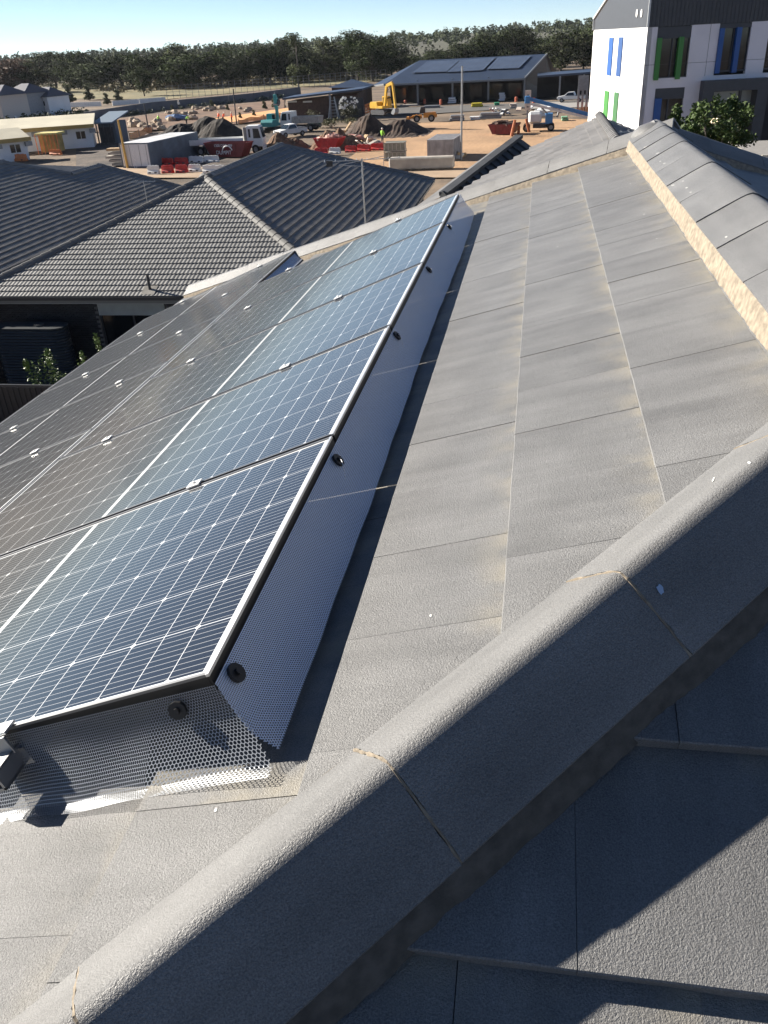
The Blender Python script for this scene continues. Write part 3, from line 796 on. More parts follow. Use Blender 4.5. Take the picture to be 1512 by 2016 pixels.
# --- house behind our ridge (right), pale roof face
hc = thing('house', (2.35, 32, 4), 'house with pale tiled roof just behind our ridge', 'house')
RC = Vector((2.35, 0, 9.0)); upC = Vector((math.cos(TN), 0, math.sin(TN)))
def in_hc(p): return p.y < 37.0 and p.y > 24 and (p.x > -.1 or p.y < 37.0 + (p.x + .1) * 1.3)
M_FT = mat('flat_tile_far', (.155, .150, .146), .6, var=.2, vscale=1.2, rnd=.12, bump=.2, bscale=40)
FT_ME = bpy.data.meshes.new('flat_tile'); FT_ME.from_pydata(FT_V, [], [tuple(reversed(q)) for q in FT_F]); FT_ME.materials.append(M_FT)
s0C = -6.4
tiled_face(hc, RC + upC * s0C, upC, Vector((0, 1, 0)), 20, 24.0, 37.1, in_hc, limit=0, m=M_FT, geo=(FT_V, FT_F), seed=5)
upC2 = Vector((-math.cos(TN), 0, math.sin(TN)))
tiled_face(hc, RC + upC2 * -5.12, upC2, Vector((0, 1, 0)), 16, 27.9, 37.1, lambda p: True, limit=0, m=M_FT, geo=(FT_V, FT_F), seed=6)
slab(hc, [RC + upC * s0C + Vector((0, 24, -.03)), (2.35, 24, 8.97), (2.35, 37.05, 8.97), RC + upC * s0C + Vector((0, 30, -.03))], M_FT, 'roof_lining')
slab(hc, [(2.35, 27.9, 8.97), RC + upC2 * -5.12 + Vector((0, 27.9, -.03)), RC + upC2 * -5.12 + Vector((0, 37, -.03)), (2.35, 37.05, 8.97)], M_FT, 'roof_lining')
caps(hc, (2.35, 27.95, 9.02), (2.35, 37.05, 9.02), M_FT, name='ridge_cap', hw=.18, rise=.13)
O = Vector(hc.location); mb = MB(); mb.box(nbp(2.35, 31.5, 4.9), (8.5, 9.5, 4.4)); mb.build('wall', mat('render_beige', (.45, .42, .38), .9, var=.1), hc)
antenna((1252, 256), (1250, 283), (2.35, 0, 9.0), Vector((0, 1, .0001)) if False else Vector((TNT, 0, 1)), 'low flat television antenna behind the end of our ridge', rad(5), span=1.5, nel=7, r=.02, squash=.35)
# --- roof beyond it, its shaded face painted dark
P1 = G(873, 385, 6.0); P2 = G(1022, 271, 7.3)
hd = thing('house', (P1.x, P1.y + 3, 2.0), 'shade-darkened tiled roof with stepped courses between the neighbouring roofs', 'house')
M_SHADE_TILE = mat('shade_dark_tile', (.05, .052, .056), .6, var=.2, vscale=2, rnd=.15)  # near-black colour stands in for shade on the right-hand face
d12 = (P2 - P1); rt = Vector((1.0, -.75, -.62)).normalized(); lf = Vector((-1.0, .2, -.42)).normalized()
nst = 13
O = Vector(hd.location)
for k in range(nst):
    a = P1 + d12 * (k / nst); b = P1 + d12 * ((k + 1) / nst)
    mb = MB(); up_ = Vector((0, 0, .05))
    q = [a + rt * .22 + up_ * 2.2, a + rt * 3.2 + up_ * 2.2, b + rt * 3.2 + up_ * .2, b + rt * .22 + up_ * .2]
    mb.poly([x - O for x in q]); mb.poly([x - O for x in (q[0], q[0] - up_ * 2.4, q[1] - up_ * 2.4, q[1])])
    mb.build('tile_course', M_SHADE_TILE, hd)
mb = MB(); mb.poly([x - O for x in (P1, P2, P2 + lf * 1.4, P1 + lf * 1.6)]); mb.build('roof_face', M_FT, hd)
mb = MB(); mb.poly([x - O for x in (P1, P2, P2 + rt * 3.3 - Vector((0, 0, .06)), P1 + rt * 3.3 - Vector((0, 0, .06)))]); mb.build('roof_lining', M_SHADE_TILE, hd)
mb = MB(); mb.beam(P1 - O + Vector((0, 0, .06)), P2 - O + Vector((0, 0, .06)), .42, .16); mb.build('ridge_cap', M_SHADE_TILE, hd)
mb = MB(); mb.beam(P1 - O + rt * -.1, P1 - O + rt * 1.2 + Vector((0, 0, -.2)), .12, .35); mb.build('gutter_end', M_GUT, hd)
mb = MB(); mb.box((1.5, 2.5, 1.2), (3.0, 5.0, 2.4)); mb.build('wall', M_BRICK, hd)

# --- garden behind the fence
tk = thing('water_tank', (-17.9, 26.9, 1.2), 'dark ribbed slimline water tank against the brick wall', 'water tank')
mb = MB(); Lk, rk, hk = 2.9, .42, 2.45
def capsule(r_, z): return [(Lk / 2 - rk + r_ * math.cos(a) if abs(a) <= math.pi / 2 else -Lk / 2 + rk + r_ * math.cos(a), r_ * math.sin(a), z) for a in [(-math.pi / 2 + math.pi * i / 8) for i in range(9)] + [(math.pi / 2 + .001 + (math.pi - .002) * i / 8) for i in range(9)]]
nz = 46; rings = []
for k in range(nz + 1):
    z = hk * k / nz; rings.append(capsule(rk + (.018 if k % 2 else -.018), z))
for k in range(nz):
    i = len(mb.v); mb.v += rings[k] + rings[k + 1]
    for j in range(18): mb.f.append((i + j, i + (j + 1) % 18, i + 18 + (j + 1) % 18, i + 18 + j)); mb.mi.append(0)
mb.build('tank_body', mat('tank_steel', (.03, .035, .04), .4, metal=.3), tk)
mb = MB(); mb.poly(capsule(rk + .03, hk)); mb.tube([(.4, 0, hk), (.4, 0, hk + .06)], .2, 12); mb.build('lid', mat('tank_lid', (.04, .045, .05), .5), tk)
fn = thing('fence', (-13, 23, 1.2), 'dark steel panel fence below the panel edge', 'fence')
mb = MB(); x = -5.0
while x < 6:
    mb.box((x + .06, 0, .8), (.1, .03, 1.6)); mb.box((x + .16, .015, .8), (.1, .012, 1.6)); x += .2
mb.build('sheet', mat('fence_steel', (.035, .038, .04), .5), fn)
for z in (1.66, .05): mb = MB(); mb.box((.5, 0, z), (11.2, .06, .08)); mb.build('rail', mat('fence_rail', (.06, .065, .07), .4), fn)
for x in (-5, -2.6, -.2, 2.2, 4.6): mb = MB(); mb.box((x, .01, .82), (.07, .07, 1.64)); mb.build('post', M_DARKTRIM, fn)
M_LEAF = mat('leaf_bright', (.11, .17, .035), .5, var=.3, vscale=4, rnd=.2)
def leaf_mass(mb, pts, n, size, rnd, flat=.6):
    for _ in range(n):
        c, r = pts[rnd.randrange(len(pts))]
        d = Vector((rnd.gauss(0, 1), rnd.gauss(0, 1), rnd.gauss(0, 1)))
        d = d.normalized() * rnd.random() ** .4
        p = Vector(c) + Vector((d.x * r[0], d.y * r[1], d.z * r[2]))
        a = Vector((rnd.gauss(0, 1), rnd.gauss(0, 1), rnd.gauss(0, flat))).normalized(); b = a.cross(Vector((rnd.gauss(0, 1), rnd.gauss(0, 1), rnd.gauss(0, 1)))).normalized()
        s = size * rnd.uniform(.6, 1.3)
        mb.poly((p - a * s, p - b * s * .45, p + a * s, p + b * s * .45))
def shrub(name, loc, label, cat, blobs, n, size, m, seed, group=None, stems=3, hstem=1.0):
    rnd = random.Random(seed); t = thing(name, loc, label, cat, group)
    mb = MB(); leaf_mass(mb, blobs, n, size, rnd); mb.build('foliage', m, t)
    mb = MB()
    for k in range(stems):
        c = blobs[k % len(blobs)][0]
        mb.tube([(rnd.uniform(-.05, .05), rnd.uniform(-.05, .05), 0), (c[0] * .6, c[1] * .6, c[2] * .5), (c[0], c[1], c[2])], [.03 * hstem, .02 * hstem, .008 * hstem], 5)
    mb.build('stem', mat('bark', (.09, .065, .045), .9, var=.3, vscale=6), t)
    return t
b = PY(100, 760, 23.6)
shrub('shrub', (b.x, 23.7, 1.2), 'bushy yellow-green shrub rising behind the dark fence', 'shrub', [((-.55, 0, 1.75), (.28, .25, .5)), ((0, 0, 1.95), (.38, .3, .6)), ((.3, 0, 1.6), (.3, .25, .4)), ((.12, 0, 2.35), (.14, .14, .35)), ((-.75, 0, 2.1), (.1, .1, .25))], 900, .05, M_LEAF, 5)
shrub('shrub', (b.x + 1.25, 23.7, 1.2), 'slim shrub between the bushy shrub and the tallest one', 'shrub', [((0, 0, 1.9), (.18, .18, .6)), ((-.2, 0, 1.7), (.14, .14, .4)), ((0.05, 0, 2.4), (.1, .1, .2))], 260, .05, M_LEAF, 6, stems=2)
shrub('shrub', (b.x + 2.0, 23.7, 1.2), 'tallest spindly shrub nearest to the panel edge', 'shrub', [((0, 0, 2.2), (.2, .2, .7)), ((-.05, 0, 2.9), (.1, .1, .3)), ((.15, 0, 1.8), (.25, .2, .4))], 420, .05, M_LEAF, 7, stems=2)
# ------------------------------------------------------------------ construction site: helpers in real metres taken at the ground point
def depth(p): return (Vector(p) - C0).dot(CZ)
def WP(px, py, z=0.0): return depth(G(px, py, z)) / FPX            # metres per photo pixel across
def HP(px, py, z=0.0): return WP(px, py, z) / 1.11                  # metres per photo pixel upwards
M_WHITE = mat('white_paint', (.72, .72, .70), .45, var=.06, vscale=2)
M_WPANEL = mat('white_panel', (.74, .75, .76), .5, var=.04, vscale=.8)
M_RED = mat('red_plastic', (.52, .035, .03), .5, var=.18, vscale=2)
M_MAROON = mat('maroon_steel', (.17, .022, .022), .5, var=.25, vscale=1.5)
M_ORANGE = mat('orange_plastic', (.75, .23, .07), .5, var=.15, vscale=3)
M_YEL = mat('machine_yellow', (.62, .36, .03), .4, var=.12, vscale=2)
M_TEAL = mat('machine_teal', (.05, .28, .28), .4, var=.1)
M_TYRE = mat('tyre_rubber', (.018, .018, .018), .85)
M_GLASS = mat('vehicle_glass', (.02, .03, .04), .06)
M_STEEL = mat('grey_steel', (.26, .27, .28), .5, metal=.3, var=.12)
M_DKSTEEL = mat('dark_steel', (.045, .045, .05), .5, var=.2)
M_TIMB = mat('raw_timber', (.42, .29, .16), .8, var=.25, vscale=3)
M_CONC = mat('pale_concrete', (.36, .33, .29), .85, var=.18, vscale=.9, bump=.3, bscale=20)
M_CONT = mat('container_blue', (.085, .115, .155), .5, var=.2, vscale=.8)
M_SOIL_D = mat('black_soil', (.030, .024, .020), .95, var=.5, vscale=.9, bump=1, bscale=4, detail=8)
M_SOIL_B = mat('brown_soil', (.15, .088, .052), .95, var=.4, vscale=.8, bump=1, bscale=4, detail=8)
M_HIVIS_O = mat('orange_hivis', (.8, .13, .04), .7); M_HIVIS_G = mat('lime_hivis', (.35, .75, .06), .7)
M_SKIN = mat('skin', (.45, .28, .2), .6); M_TROUS = mat('navy_trousers', (.02, .022, .035), .8)

def sheet(name, pts, z, m, kind='structure', parent=None):
    mb = MB(); mb.poly([(p.x, p.y, z) for p in pts]); return tag(mb.build(name, m, recalc=True), kind=kind)
# ground patches
sheet('dirt_yard', [G(*q) for q in ((150, 330), (620, 330), (640, 300), (520, 258), (300, 262), (150, 292))], .11, mat('dark_yard', (.055, .045, .04), .95, var=.4, vscale=.25, col2=(.12, .09, .07), bump=.8, bscale=2, detail=8))
sheet('sand_pad', [G(*q) for q in ((640, 345), (960, 352), (1180, 262), (1180, 236), (960, 236), (830, 243), (760, 262))], .115, mat('sand', (.37, .225, .12), .95, var=.2, vscale=.12, bump=.6, bscale=2, detail=8))
sheet('road', [G(*q) for q in ((700, 228), (830, 226), (1000, 216), (1180, 205), (1180, 196), (1000, 205), (820, 212), (700, 215))], .12, mat('asphalt', (.10, .095, .09), .9, var=.15, vscale=.3))
sheet('footpath', [G(*q) for q in ((300, 352), (1000, 352), (1000, 336), (620, 330), (150, 332), (100, 340))], .125, mat('path_dust', (.33, .235, .155), .95, var=.15, vscale=.3))
sheet('grass_verge', [G(*q) for q in ((0, 196), (330, 196), (560, 174), (760, 160), (760, 146), (560, 150), (0, 168))], .13, mat('dry_grass', (.15, .145, .06), .95, var=.35, vscale=.08, col2=(.25, .2, .1), detail=8))
sheet('garden_bed', [G(*q) for q in ((180, 262), (300, 258), (480, 244), (560, 232), (560, 196), (300, 226), (170, 244))], .12, mat('mulch', (.15, .085, .05), .95, var=.35, vscale=.3, detail=8))
sheet('orange_path', [G(*q) for q in ((400, 250), (570, 225), (570, 213), (420, 235))], .135, mat('orange_sand', (.62, .32, .13), .95, var=.15, vscale=.4))

def mound(name, px, py, wpx, hpx, dm, m, label, seed, lumps=3):
    w = wpx * WP(px, py); h = hpx * HP(px, py); c = G(px, py); rr = random.Random(seed)
    n, mm = 44, 18; mb = MB()
    ls = [(rr.uniform(-.55, .55), rr.uniform(-.3, .3), rr.uniform(.35, .6), rr.uniform(.5, 1)) for _ in range(lumps)]
    for j in range(mm + 1):
        for i in range(n + 1):
            x, y = -1 + 2 * i / n, -1 + 2 * j / mm
            z = max(k[3] * math.exp(-((x - k[0]) ** 2 + (y - k[1]) ** 2 * .8) / k[2] ** 2 * 1.6) for k in ls)
            e = max(0, 1 - max(abs(x), abs(y)) ** 4)
            z = z * e + rr.uniform(-.035, .035) * e
            mb.v.append((x * w / 2, y * dm / 2, max(-.05, h * z * 1.05)))
    for j in range(mm):
        for i in range(n):
            a = j * (n + 1) + i; mb.f.append((a, a + 1, a + n + 2, a + n + 1)); mb.mi.append(0)
    o = mb.build(name, m, smooth=False); o.location = (c.x, c.y + dm * .35, .1); return tag(o, label, 'soil heap', 'soil heaps')
mound('soil_heap', 390, 285, 250, 52, 16, M_SOIL_D, 'long black soil heap behind the flat-tray truck', 1, 6)
mound('soil_heap', 545, 302, 130, 34, 8, M_SOIL_B, 'brown soil heap in front of the white ute', 2, 4)
mound('soil_heap', 655, 295, 130, 40, 9, M_SOIL_B, 'brown soil heap left of the red debris', 3, 4)
mound('soil_heap', 752, 272, 185, 44, 14, mat('dark_brown_soil', (.055, .034, .024), .95, var=.45, vscale=.9, bump=1, bscale=4), 'dark brown soil heap under the yellow excavator', 4, 5)

# --- simple parts
def boxpart(parent, name, c, d, m, rz=0.0, bevel=0.0, M=None):
    mb = MB(); mb.box(c, d, rz, M=M); return mb.build(name, m, parent, bevel=bevel)
def wheel(parent, c, r, w, axis=(0, 1, 0)):
    a = Vector(axis); c = Vector(c); mb = MB(); mb.tube([c - a * w / 2, c + a * w / 2], r, 14); o = mb.build('wheel', M_TYRE, parent)
    mb = MB(); mb.tube([c - a * (w / 2 + .01), c + a * (w / 2 + .01)], r * .55, 10); mb.build('rim', M_STEEL, o)
def text(parent, s, loc, size, m, rot, name='lettering'):
    cu = bpy.data.curves.new(name, 'FONT'); cu.body = s; cu.size = size; cu.align_x = 'CENTER'; cu.align_y = 'CENTER'; cu.extrude = .004
    o = bpy.data.objects.new(name, cu); COL.objects.link(o)
    dg = bpy.context.evaluated_depsgraph_get(); me = bpy.data.meshes.new_from_object(o.evaluated_get(dg)); bpy.data.objects.remove(o)
    me.materials.clear(); me.materials.append(m); o = bpy.data.objects.new(name, me); COL.objects.link(o); o.parent = parent; o.location = loc; o.rotation_euler = rot; return o

# --- shipping containers: local x along length, y depth, origin at base centre
def container(loc, rz, L, Wd, H, m, label, end_m=None, top_m=None):
    t = thing('shipping_container', loc, label, 'container', 'shipping containers', rz)
    mb = MB(); n = int(L / .28)
    for sy in (-1, 1):
        for k in range(n):
            x0 = -L / 2 + L * k / n; x1 = x0 + L / n; a = sy * Wd / 2; b = sy * (Wd / 2 - .05); xm0, xm1 = x0 + .3 * L / n, x0 + .7 * L / n; xe = x1
            for (p, q, r, s) in ((x0, a, xm0, a), (xm0, a, xm0 + .04, b), (xm0 + .04, b, xm1 + .04, b), (xm1 + .04, b, xe, a)):
                mb.quad((p, q, .15), (r, s, .15), (r, s, H - .12), (p, q, H - .12))
        mb.build('side_wall', m, t); mb = MB()
    for sx in (-1, 1):
        mb = MB(); n2 = 10
        for k in range(n2): mb.box((sx * (L / 2 - .04), -Wd / 2 + Wd * (k + .5) / n2, H / 2), (.04 if k % 2 else .08, Wd / n2, H - .3))
        e = mb.build('end_doors' if sx < 0 else 'end_wall', end_m or m, t)
        if sx < 0:
            for y in (-.5, -.2, .2, .5):
                mb = MB(); mb.tube([(-L / 2 - .05, y * Wd * .8, .2), (-L / 2 - .05, y * Wd * .8, H - .2)], .025, 6); mb.build('lock_bar', M_STEEL, e)
    boxpart(t, 'roof', (0, 0, H - .05), (L, Wd, .06), top_m or m)
    mb = MB()
    for y in (-1, 1):
        mb.box((0, y * (Wd / 2 - .05), H - .08), (L, .12, .14)); mb.box((0, y * (Wd / 2 - .05), .08), (L, .12, .16))
    for x in (-1, 1):
        for y in (-1, 1): mb.box((x * (L / 2 - .06), y * (Wd / 2 - .06), H / 2), (.14, .14, H))
        mb.box((x * (L / 2 - .05), 0, H - .08), (.12, Wd - .2, .14)); mb.box((x * (L / 2 - .05), 0, .08), (.12, Wd - .2, .16))
    mb.build('corner_frame', m, t); return t
pa, pb = G(300, 332), G(395, 306); dv = (pb - pa); L1 = dv.length; rz1 = math.atan2(dv.y, dv.x)
pe = G(272, 334); ed = Vector((-math.sin(rz1), math.cos(rz1), 0)); Hc = 50 * HP(300, 332)
ctr = (pa + pb) / 2 + ed * 2.0; ctr.z = .12
t = container(ctr, rz1, L1, 4.0, Hc, M_CONT, 'large blue-grey shipping container with a white end and white roof', end_m=M_WPANEL, top_m=mat('container_roof', (.6, .6, .6), .6, var=.2, vscale=.6))
t.name = 'site_container'
for k, ch in enumerate('DENAN'): text(t, ch, (-L1 / 2 - .09, .2, Hc - .75 - k * .52), .62, M_WHITE if False else mat('letter_white', (.85, .85, .85), .6), (rad(90), 0, rad(-90)))
pa, pb = G(842, 319), G(893, 318); dv = pb - pa; L2 = dv.length; ctr = (pa + pb) / 2 + Vector((.2, 3.0, 0)); ctr.z = .12
container(ctr, rad(90) + math.atan2(dv.y, dv.x), 6.0, L2, 42 * HP(870, 318), mat('container_grey', (.27, .27, .29), .6, var=.2, vscale=1.2), 'grey shipping container standing alone on the sand by the light pole', top_m=mat('container_grey_roof', (.16, .16, .17), .7, var=.25), end_m=MATS['container_grey'])

# --- water filled barriers
def barrier_mesh(L, H, D, m):
    mb = MB(); pr = [(-D / 2, 0), (D / 2, 0), (D / 2, H * .25), (D * .22, H * .5), (D * .2, H), (-D * .2, H), (-D * .22, H * .5), (-D / 2, H * .25)]
    mb.prism(pr, (0, 1, 0), (0, 0, 1), (-L / 2 + .06, 0, 0), (L - .12, 0, 0))
    for x in (-L * .3, 0, L * .3): mb.box((x, 0, H + .02), (L * .10, D * .3, .05))
    mb.box((L / 2 - .03, 0, H * .5), (.08, D * .25, H * .7)); mb.box((-L / 2 + .03, 0, H * .5), (.08, D * .25, H * .7))
    o = mb.build('shell', m, recalc=True)
    s = MB()
    for x in (-L * .25, L * .25): s.box((x, -D / 2 + .06, H * .2), (.3, .16, .13))
    so_ = s.build('fork_slot', M_DKSTEEL); r = (o.data, so_.data); bpy.data.objects.remove(o); bpy.data.objects.remove(so_); return r
BARR = {}
def barrier(px0, px1, pyt, pyb, m, label, key):
    c = G((px0 + px1) / 2, pyb); L = (px1 - px0) * WP(px0, pyb) * .98; H = (pyb - pyt) * HP(px0, pyb) * .85; L = round(L * 1.06 * 4) / 4; H = max(.7, min(1.3, H))
    k = (key, L, round(H, 1))
    if k not in BARR: BARR[k] = barrier_mesh(L, H, .55, m)
    a, b = G(px0, pyb), G(px1, pyb); rz = math.atan2(b.y - a.y, b.x - a.x) * .8
    t = thing('barrier', (c.x, c.y, .13), label, 'barrier', 'water-filled barriers', rz)
    inst('shell', BARR[k][0], t, Matrix()); inst('fork_slot', BARR[k][1], t, Matrix())
W_, R__ = M_WHITE, M_RED
for (a, b_, y0, y1, m, k, lab) in (
    (291, 317, 325, 345, W_, 'w', 'leftmost white barrier in the front row beside the big container'),
    (318, 345, 325, 343, R__, 'r', 'left red barrier in the front row below the big container'),
    (346, 372, 324, 342, R__, 'r', 'right red barrier in the front row below the big container'),
    (373, 397, 323, 340, W_, 'w', 'white barrier in the front row right of the red pair'),
    (398, 446, 325, 342, W_, 'w', 'long white barrier at the right end of the front row'),
    (316, 344, 314, 326, R__, 'r', 'left red barrier in the back row against the container'),
    (345, 371, 313, 325, R__, 'r', 'right red barrier in the back row against the container'),
    (373, 402, 310, 322, W_, 'w', 'left white barrier in the back row in front of the red skip'),
    (403, 432, 308, 321, W_, 'w', 'right white barrier in the back row in front of the red skip'),
    (620, 646, 294, 306, R__, 'r', 'red barrier left of the debris heap'),
    (648, 672, 291, 305, W_, 'w', 'white barrier in front of the red debris skip'),
    (679, 703, 287, 302, R__, 'r', 'red barrier right of the small white barrier by the debris'),
    (704, 730, 284, 300, R__, 'r', 'red barrier in the middle of the row beside the stacked cages'),
    (731, 757, 282, 298, R__, 'r', 'red barrier touching the stacked cages'),
    (20, 57, 303, 319, M_ORANGE, 'o', 'orange barrier standing alone at the left by the white site office'),
    (97, 125, 294, 307, M_ORANGE, 'o', 'orange barrier in front of the tan cage by the site office')):
    barrier(a, b_, y0, y1, m, lab, k)

# --- skip bins
def skip_bin(px0, px1, pyt, pyb, m, label, dm=2.0, fill=None, rz=None):
    a, b = G(px0, pyb), G(px1, pyb); L = (b - a).length; H = (pyb - pyt) * HP(px0, pyb); c = (a + b) / 2
    t = thing('skip_bin', (c.x, c.y + dm / 2, .13), label, 'skip bin', 'skip bins', math.atan2(b.y - a.y, b.x - a.x) if rz is None else rz)
    mb = MB(); e = .32 * H
    bt = [(-L / 2 + e * 1.6, -dm / 2), (L / 2 - e * 1.6, -dm / 2), (L / 2 - e * 1.6, dm / 2), (-L / 2 + e * 1.6, dm / 2)]; tp = [(-L / 2, -dm / 2), (L / 2, -dm / 2), (L / 2, dm / 2), (-L / 2, dm / 2)]
    B_ = [(x, y, .1) for x, y in bt]; T_ = [(x, y, H) for x, y in tp]
    mb.poly(list(reversed(B_)))
    for k in range(4): mb.quad(B_[k], B_[(k + 1) % 4], T_[(k + 1) % 4], T_[k])
    mb.build('shell', m, t)
    mb = MB()
    for k in range(4): mb.beam(T_[k], T_[(k + 1) % 4], .1, .1)
    mb.build('rim', m, t)
    mb = MB()
    for x in (-L * .22, L * .05, L * .25): mb.box((x, -dm / 2 - .03, H * .5), (.08, .06, H * .75))
    mb.build('rib', m, t)
    if fill:
        rr = random.Random(int(px0)); mb = MB()
        for _ in range(26): mb.box((rr.uniform(-L * .4, L * .4), rr.uniform(-dm * .35, dm * .35), H + rr.uniform(-.15, .35)), (rr.uniform(.3, 1.4), rr.uniform(.1, .7), rr.uniform(.05, .25)), M=Matrix.Rotation(rr.uniform(0, 3), 3, 'Z') @ Matrix.Rotation(rr.uniform(-.6, .6), 3, 'X'))
        tag(mb.build('rubble', fill, t), kind='stuff')
    return t, L, H
sk, Ls, Hs = skip_bin(408, 490, 284, 313, M_MAROON, 'dark red skip bin with white lettering in front of the flat-tray truck', 1.9)
text(sk, '1300 DTC 789', (-.2, -1.02, Hs * .84), .44, MATS['letter_white'], (rad(90), 0, 0)); text(sk, 'DUMPIT', (-.2, -1.02, Hs * .36), .62, MATS['letter_white'], (rad(90), 0, 0))
mb = MB(); mb.tube([(.35 + .75 * math.cos(a), -1.03, Hs * .38 + .75 * math.sin(a)) for a in [rad(20 + 14 * q) for q in range(11)]], .07, 6); mb.build('logo_arc', MATS['letter_white'], sk)
skip_bin(622, 672, 275, 297, M_RED, 'bright red debris skip behind the small white barrier', 2.0, fill=mat('debris_pink', (.5, .3, .25), .8, var=.3))
skip_bin(966, 1018, 248, 268, M_MAROON, 'maroon skip bin heaped with scrap beside the boom lift', 2.6, fill=mat('scrap', (.10, .06, .05), .9, var=.4))
# building debris beside the red skip
def debris(px, py, label, n, seed, ms, spread=(3, 1.5, 1.2), size=(.4, 2.2)):
    c = G(px, py); rr = random.Random(seed); t = thing('debris_heap', (c.x, c.y, .12), label, 'debris', 'heaps of building debris')
    for _ in range(n):
        s = (rr.uniform(*size), rr.uniform(.2, .9), rr.uniform(.05, .3)); z = abs(rr.gauss(0, .45)) * spread[2] + .2
        boxpart(t, rr.choice(('board', 'offcut', 'sheet')), (rr.gauss(0, .5) * spread[0], rr.gauss(0, .5) * spread[1], z), s, rr.choice(ms), M=Matrix.Rotation(rr.uniform(0, 3), 3, 'Z') @ Matrix.Rotation(rr.uniform(-.7, .7), 3, 'Y'))
    return t
M_PLAST = mat('plasterboard', (.55, .45, .38), .8, var=.12); M_PINK = mat('pink_batts', (.55, .25, .22), .9)
debris(690, 285, 'heap of broken plasterboard and timber above the red barriers', 26, 4, [M_PLAST, M_TIMB, M_PLAST, M_PINK], (3.2, 1.5, 1.6))
debris(735, 292, 'low heap of pale boards beside the stacked cages', 12, 5, [M_PLAST, M_CONC, M_PINK], (1.8, 1.0, .9))
debris(905, 312, 'small timber offcuts at the foot of the light pole', 5, 6, [M_TIMB, M_WHITE], (1.2, .6, .3), (.3, 1.0))
debris(1085, 222, 'mixed white bags and scrap behind the boom lift', 16, 8, [M_WHITE, M_PLAST, M_DKSTEEL, M_STEEL], (4, 1.5, 1.0))
debris(985, 228, 'scrap and plastic bags beside the maroon skip', 14, 9, [M_WHITE, M_PINK, M_DKSTEEL], (2.5, 1.2, .9))
# stacked cages
for pyb, lab in ((320, 'lower'), (301, 'upper')):
    a, b = G(757, 320), G(798, 318); L = (b - a).length; h = 18 * HP(775, 320); c = (a + b) / 2
    t = thing('pallet_cage', (c.x, c.y + .8, .13 + (h + .05 if lab == 'upper' else 0)), '%s grey-green pallet cage of the stack beside the red barriers' % lab, 'cage', 'stacked pallet cages')
    boxpart(t, 'panel', (0, 0, h / 2), (L * .94, 1.5, h * .86), mat('cage_panel', (.22, .23, .20), .7, var=.2))
    mb = MB()
    for k in range(6): mb.box((-L / 2 + L * k / 5, -.78, h / 2), (.1, .1, h))
    for z in (.05, h - .06): mb.box((0, -.78, z), (L, .1, .1)); mb.box((0, .78, z), (L, .1, .1))
    mb.build('frame', mat('cage_frame', (.33, .33, .30), .6), t)
# long concrete beam
a, b = G(768, 338), G(892, 337); c = (a + b) / 2
mb = MB(); mb.box((0, 0, .65), ((b - a).length, 1.3, 1.15)); o = mb.build('concrete_beam', M_CONC, bevel=.12); o.location = (c.x, c.y + .6, .13); tag(o, 'long pale concrete beam lying in front of the grey container', 'beam')
# timber stack and yellow post at left
c = G(244, 328); t = thing('timber_stack', (c.x, c.y, .13), 'stack of grey timber boards beside the white container end', 'timber stack')
for k in range(5): boxpart(t, 'board', (R_.uniform(-.2, .2), 0, .2 + k * .42), (3.2 + R_.uniform(-.5, .4), 1.2, .26), M_TIMB if k == 4 else M_CONC)
def pole(name, px, pyt, pyb, r, m, label, cat, top=None, lean=0.0):
    b = G(px[1], pyb); h = (pyb - pyt) * HP(px[1], pyb); t_ = PY(px[0], pyt, b.y)
    mb = MB(); mb.tube([(0, 0, -.2), ((t_.x - b.x), 0, t_.z)], [r, r * .8], 8); o = mb.build(name, m); o.location = (b.x, b.y, 0); return tag(o, label, cat)
pole('post', (232, 252), 236, 333, .16, mat('yellow_timber', (.55, .33, .08), .7), 'leaning yellow timber post by the white container end', 'post')
pole('light_pole', (910, 908), 130, 316, .12, M_STEEL, 'tall grey light pole on the sand beside the grey container', 'pole')
pole('post', (283, 294), 203, 263, .13, M_DKSTEEL, 'thin black post left of the lime-vested worker path', 'post')
pole('post', (459, 466), 175, 246, .13, M_DKSTEEL, 'thin black post beside the orange-vested workers', 'post')
for k, (p0, p1, y0, y1) in enumerate(((1014, 1006, 236, 270), (1022, 1020, 248, 266), (1036, 1043, 234, 262))):
    pole('steel_post', (p0, p1), y0, y1, .22, mat('rust_primer', (.42, .14, .06), .7), '%s rust-red steel post standing by the boom lift' % ('leftmost', 'middle', 'rightmost')[k], 'post')

